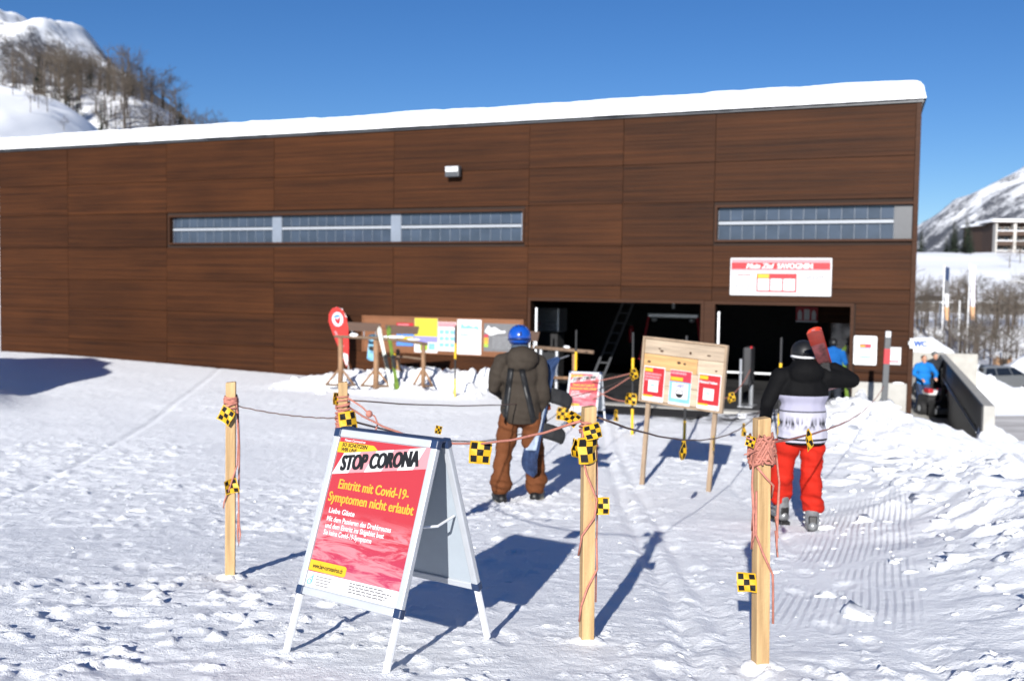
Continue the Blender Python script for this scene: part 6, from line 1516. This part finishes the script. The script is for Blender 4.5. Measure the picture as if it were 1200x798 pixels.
# ---------------------------------------------------------------- cars
M['car_silver'] = mat('silver_paint', (.22, .23, .235), .3, .5, var=.04, coat=.5); M['car_blue'] = mat('blue_paint', (.008, .02, .075), .25, .2, var=.04, coat=.5); M['car_dark'] = mat('anthracite_paint', (.02, .022, .025), .3, .3, coat=.5)
M['tail_red'] = mat('tail_lamp', (.45, .01, .01), .25)
def car(label, x, y, z, rz, m, tailgate=False):
    t = thing('parked_car', label, 'car', (x, y, z), rz, 'cars parked near the station')
    L, Wd_ = 4.4, .86                                     # x forward
    prof = [(-2.15, .38), (-2.2, .62), (-2.15, .92), (-1.98, .98), (1.0, .98), (1.95, .80), (2.18, .62), (2.15, .38)]
    roof = [(-2.08, .98), (-1.80, 1.42), (-1.5, 1.47), (-.1, 1.46), (.35, 1.38), (1.08, .98)]
    def loft(pr, w0, w1, zref0, zref1, name, mm, par):
        mb = MB(); n = len(pr); wf = lambda z: w0 + (w1 - w0) * (z - zref0) / (zref1 - zref0)
        mb.v = [(a, -wf(b), b) for a, b in pr] + [(a, wf(b), b) for a, b in pr]
        mb.f = [tuple(range(n)), tuple(range(2 * n - 1, n - 1, -1))] + [(i, n + i, n + (i + 1) % n, (i + 1) % n) for i in range(n)]; mb.mi = [0] * len(mb.f)
        o = mb.build(name, mm, par)
        bm = bmesh.new(); bm.from_mesh(o.data); bmesh.ops.bevel(bm, geom=list(bm.edges), offset=.05, segments=2, affect='EDGES'); bm.to_mesh(o.data); bm.free(); autosmooth(o, 40); return o
    loft(prof, Wd_, Wd_, 0, 1, 'body', m, t)
    cab = loft(roof, .82, .62, .98, 1.47, 'cabin', m, t)
    for s_ in (-1, 1):
        wy = lambda z: s_ * (.82 + (.62 - .82) * (z - .98) / .49 + .006)
        for (a, b, c_, d_) in ((-1.85, -1.05, -1.62, -1.05), (-.98, .02, -.98, -.08), (.09, .9, -.01, .32)):
            mb = MB(); mb.add([(a, wy(1.02), 1.02), (b, wy(1.02), 1.02), (d_, wy(1.37), 1.37), (c_, wy(1.37), 1.37)], [(0, 1, 2, 3) if s_ < 0 else (3, 2, 1, 0)]); mb.v += [(q[0], q[1] - s_ * .01, q[2]) for q in mb.v[:4]]; mb.f.append((7, 6, 5, 4)); mb.mi.append(0); mb.build('side_window', M['glass_dark'], t, fix=False)
        MB().bevbox(-2.2, -2.08, s_ * .70 - .14, s_ * .70 + .14, .66, .90, .03).build('tail_lamp', M['tail_red'], t); MB().bevbox(2.06, 2.17, s_ * .66 - .16, s_ * .66 + .16, .62, .76, .03).build('headlight', M['alu'], t)
        for wx in (-1.35, 1.35):
            w_ = MB().tube([(wx, s_ * .66, .32), (wx, s_ * .87, .32)], .32, 20).build('wheel', M['rubber'], t); MB().tube([(wx, s_ * .871, .32), (wx, s_ * .88, .32)], .2, 16).build('rim', M['alu'], w_)
        MB().bevbox(.75, .9, s_ * .84 - .05 + s_ * .07, s_ * .84 + .05 + s_ * .07, .98, 1.10, .02).build('mirror', m, t)
    mb = MB(); mb.add([(-2.085, -.66, 1.03), (-2.085, .66, 1.03), (-1.86, .58, 1.38), (-1.86, -.58, 1.38)], [(0, 1, 2, 3)]); mb.v += [(a + .02, b, c_) for a, b, c_ in mb.v[:4]]; mb.f.append((7, 6, 5, 4)); mb.mi.append(0); mb.build('rear_window', M['glass_dark'], t, fix=False)
    mb = MB(); mb.add([(1.08, -.70, 1.0), (1.08, .70, 1.0), (.40, .56, 1.37), (.40, -.56, 1.37)], [(0, 1, 2, 3)]); mb.v = [(a + .02, b, c_ + .012) for a, b, c_ in mb.v]; mb.v += [(a - .02, b, c_) for a, b, c_ in mb.v[:4]]; mb.f.append((7, 6, 5, 4)); mb.mi.append(0); mb.build('windscreen', M['glass_dark'], t, fix=False)
    MB().bevbox(-2.26, -2.14, -.8, .8, .36, .56, .04).build('bumper', M['rubber'], t)
    if tailgate:
        g_ = MB(); T = Matrix.Translation((-1.75, 0, 1.47)) @ Matrix.Rotation(R(14), 4, 'Y'); g_.bevbox(-1.05, 0, -.66, .66, -.03, .03, .02, T=T); g_.bevbox(-1.15, -.95, -.6, .6, -.14, -.02, .03, T=T); gg = g_.build('tailgate', M['car_dark'], t)
        MB().bevbox(-2.0, -1.75, -.68, .68, .72, 1.36, .03).build('boot_opening', M['dark'], t)
    return t
car('silver estate car with its tailgate open in the car park', 24.9, 50.8, -2.55, R(24), M['car_silver'], True)
car('dark blue car parked in front of the silver estate', 27.6, 48.4, -2.62, R(14), M['car_blue'])
xd = W(1082, 362, 101.5).x; car('dark car on the upper village road', xd, 101.5, vz(xd, 101.5) + .1, R(176), M['car_dark'])

# road and its slush, sheet above the snow
M['slush'] = mat('slushy_asphalt', (.33, .30, .275), .7, var=.25, vscale=(.35, 1.1, 1), tint=(.55, .53, .51))
rx = np.linspace(12.5, 70, 120); ry = np.linspace(33.6, 41.5, 20); RX, RY = np.meshgrid(rx, ry)
tag(grid_mesh(RX, RY + .4 * np.sin(RX * .3), np.full(RX.shape, -2.57), 'road', M['slush']), kind='structure')

# orange fronted box under snow, white banner on the heap
t = thing('storage_box', 'small orange fronted box buried under snow beyond the car park', 'box', (30.6, 62, vz(30.6, 62) + .2), R(-10)); t.scale = (.5, .5, .6)
MB().bevbox(-.9, .9, -.8, .8, 0, 1.3, .04).build('crate', M['orange_pale'], t); MB().bevbox(-.25, .3, -.83, -.80, .2, 1.0, .01).build('door', M['dark'], t); mb = MB(); mb.ell((0, 0, 1.3), (1.15, 1.0, .5)); mb.build('snow_cap', M['snow'], t, smooth=True)

# ---------------------------------------------------------------- apartment house on the slope
M['render_white'] = mat('white_render', (.42, .40, .37), .8, var=.06); M['brown_wood'] = mat('brown_balcony_wood', (.05, .028, .018), .7, var=.3, vscale=(1, 1, 6)); M['window_dark'] = mat('window_dark', (.02, .024, .03), .15, spec=.8)
def apartment(label, x, y, z, w, floors, rz, h=2.55):
    t = thing('apartment_house', label, 'building', (x, y, z), rz); H = floors * h + .5
    MB().box(0, w, 0, 10, -3, H).build('wall', M['brown_wood'], t)
    MB().bevbox(-.9, w + .9, -2.3, 10.6, H + .002, H + .3, .05).build('roof', M['brown_wood'], t)
    U, V_ = np.meshgrid(np.linspace(-1, w + 1, 60), np.linspace(-2.4, 10.7, 24)); e_ = np.clip(np.minimum(np.minimum(U + 1, w + 1 - U), np.minimum(V_ + 2.4, 10.7 - V_)) / .5, 0, 1)
    o = grid_mesh(U, V_, H + .303 + .75 * np.sqrt(1 - (1 - e_) ** 2) + .15 * fbm(U * .3, V_ * .3, 3, 7) * e_, 'roof_snow', M['snow']); o.parent = t
    nb = max(1, int(w / 4.2)); bw = w / nb
    for k in range(nb + 1):
        xk = k * bw; MB().box(max(0, xk - .35), min(w, xk + .35), -1.9, -.003, -3, H).build('pier', M['render_white'], t)
    for f_ in range(floors):
        z0 = f_ * h
        for k in range(nb):
            a, b = k * bw + .36, (k + 1) * bw - .36
            MB().box(a, b, -1.85, -.002, z0 - .12, z0 + .12).build('balcony_slab', M['render_white'] if f_ == 0 else M['brown_wood'], t); MB().box(a, b, -1.84, -1.72, z0 + .121, z0 + 1.0).build('balcony_front', M['brown_wood'], t)
            sn_ = MB(); sn_.bevbox(a, b, -1.9, -1.66, z0 + 1.005, z0 + 1.2, .06); sn_.build('snow_cap', M['snow'], t)
            for q in range(2):
                wx = a + .3 + q * (b - a) / 2; win = MB().box(wx, wx + (b - a) / 2 - .6, -.06, -.001, z0 + .14, z0 + 2.1).build('window', M['render_white'], t); MB().box(wx + .08, wx + (b - a) / 2 - .68, -.075, -.061, z0 + .22, z0 + 2.02).build('pane', M['window_dark'], win)
    return t
ap = W(1158, 299, 258); apartment('brown apartment house with white piers and snowy roof on the slope', ap.x + 1.0, 258, ap.z, 24, 3, R(-3))
ap2 = W(1145, 297, 262); apartment('darker narrow wing left of the white piered apartment house', ap2.x + 2.4, 264, ap2.z - .3, 3.0, 3, R(4), 2.3)
ap3 = W(1183, 350, 150); apartment('flat snow covered hut low on the slope under the apartment house', ap3.x, 150, ap3.z - .4, 12, 1, R(-8), 1.6)
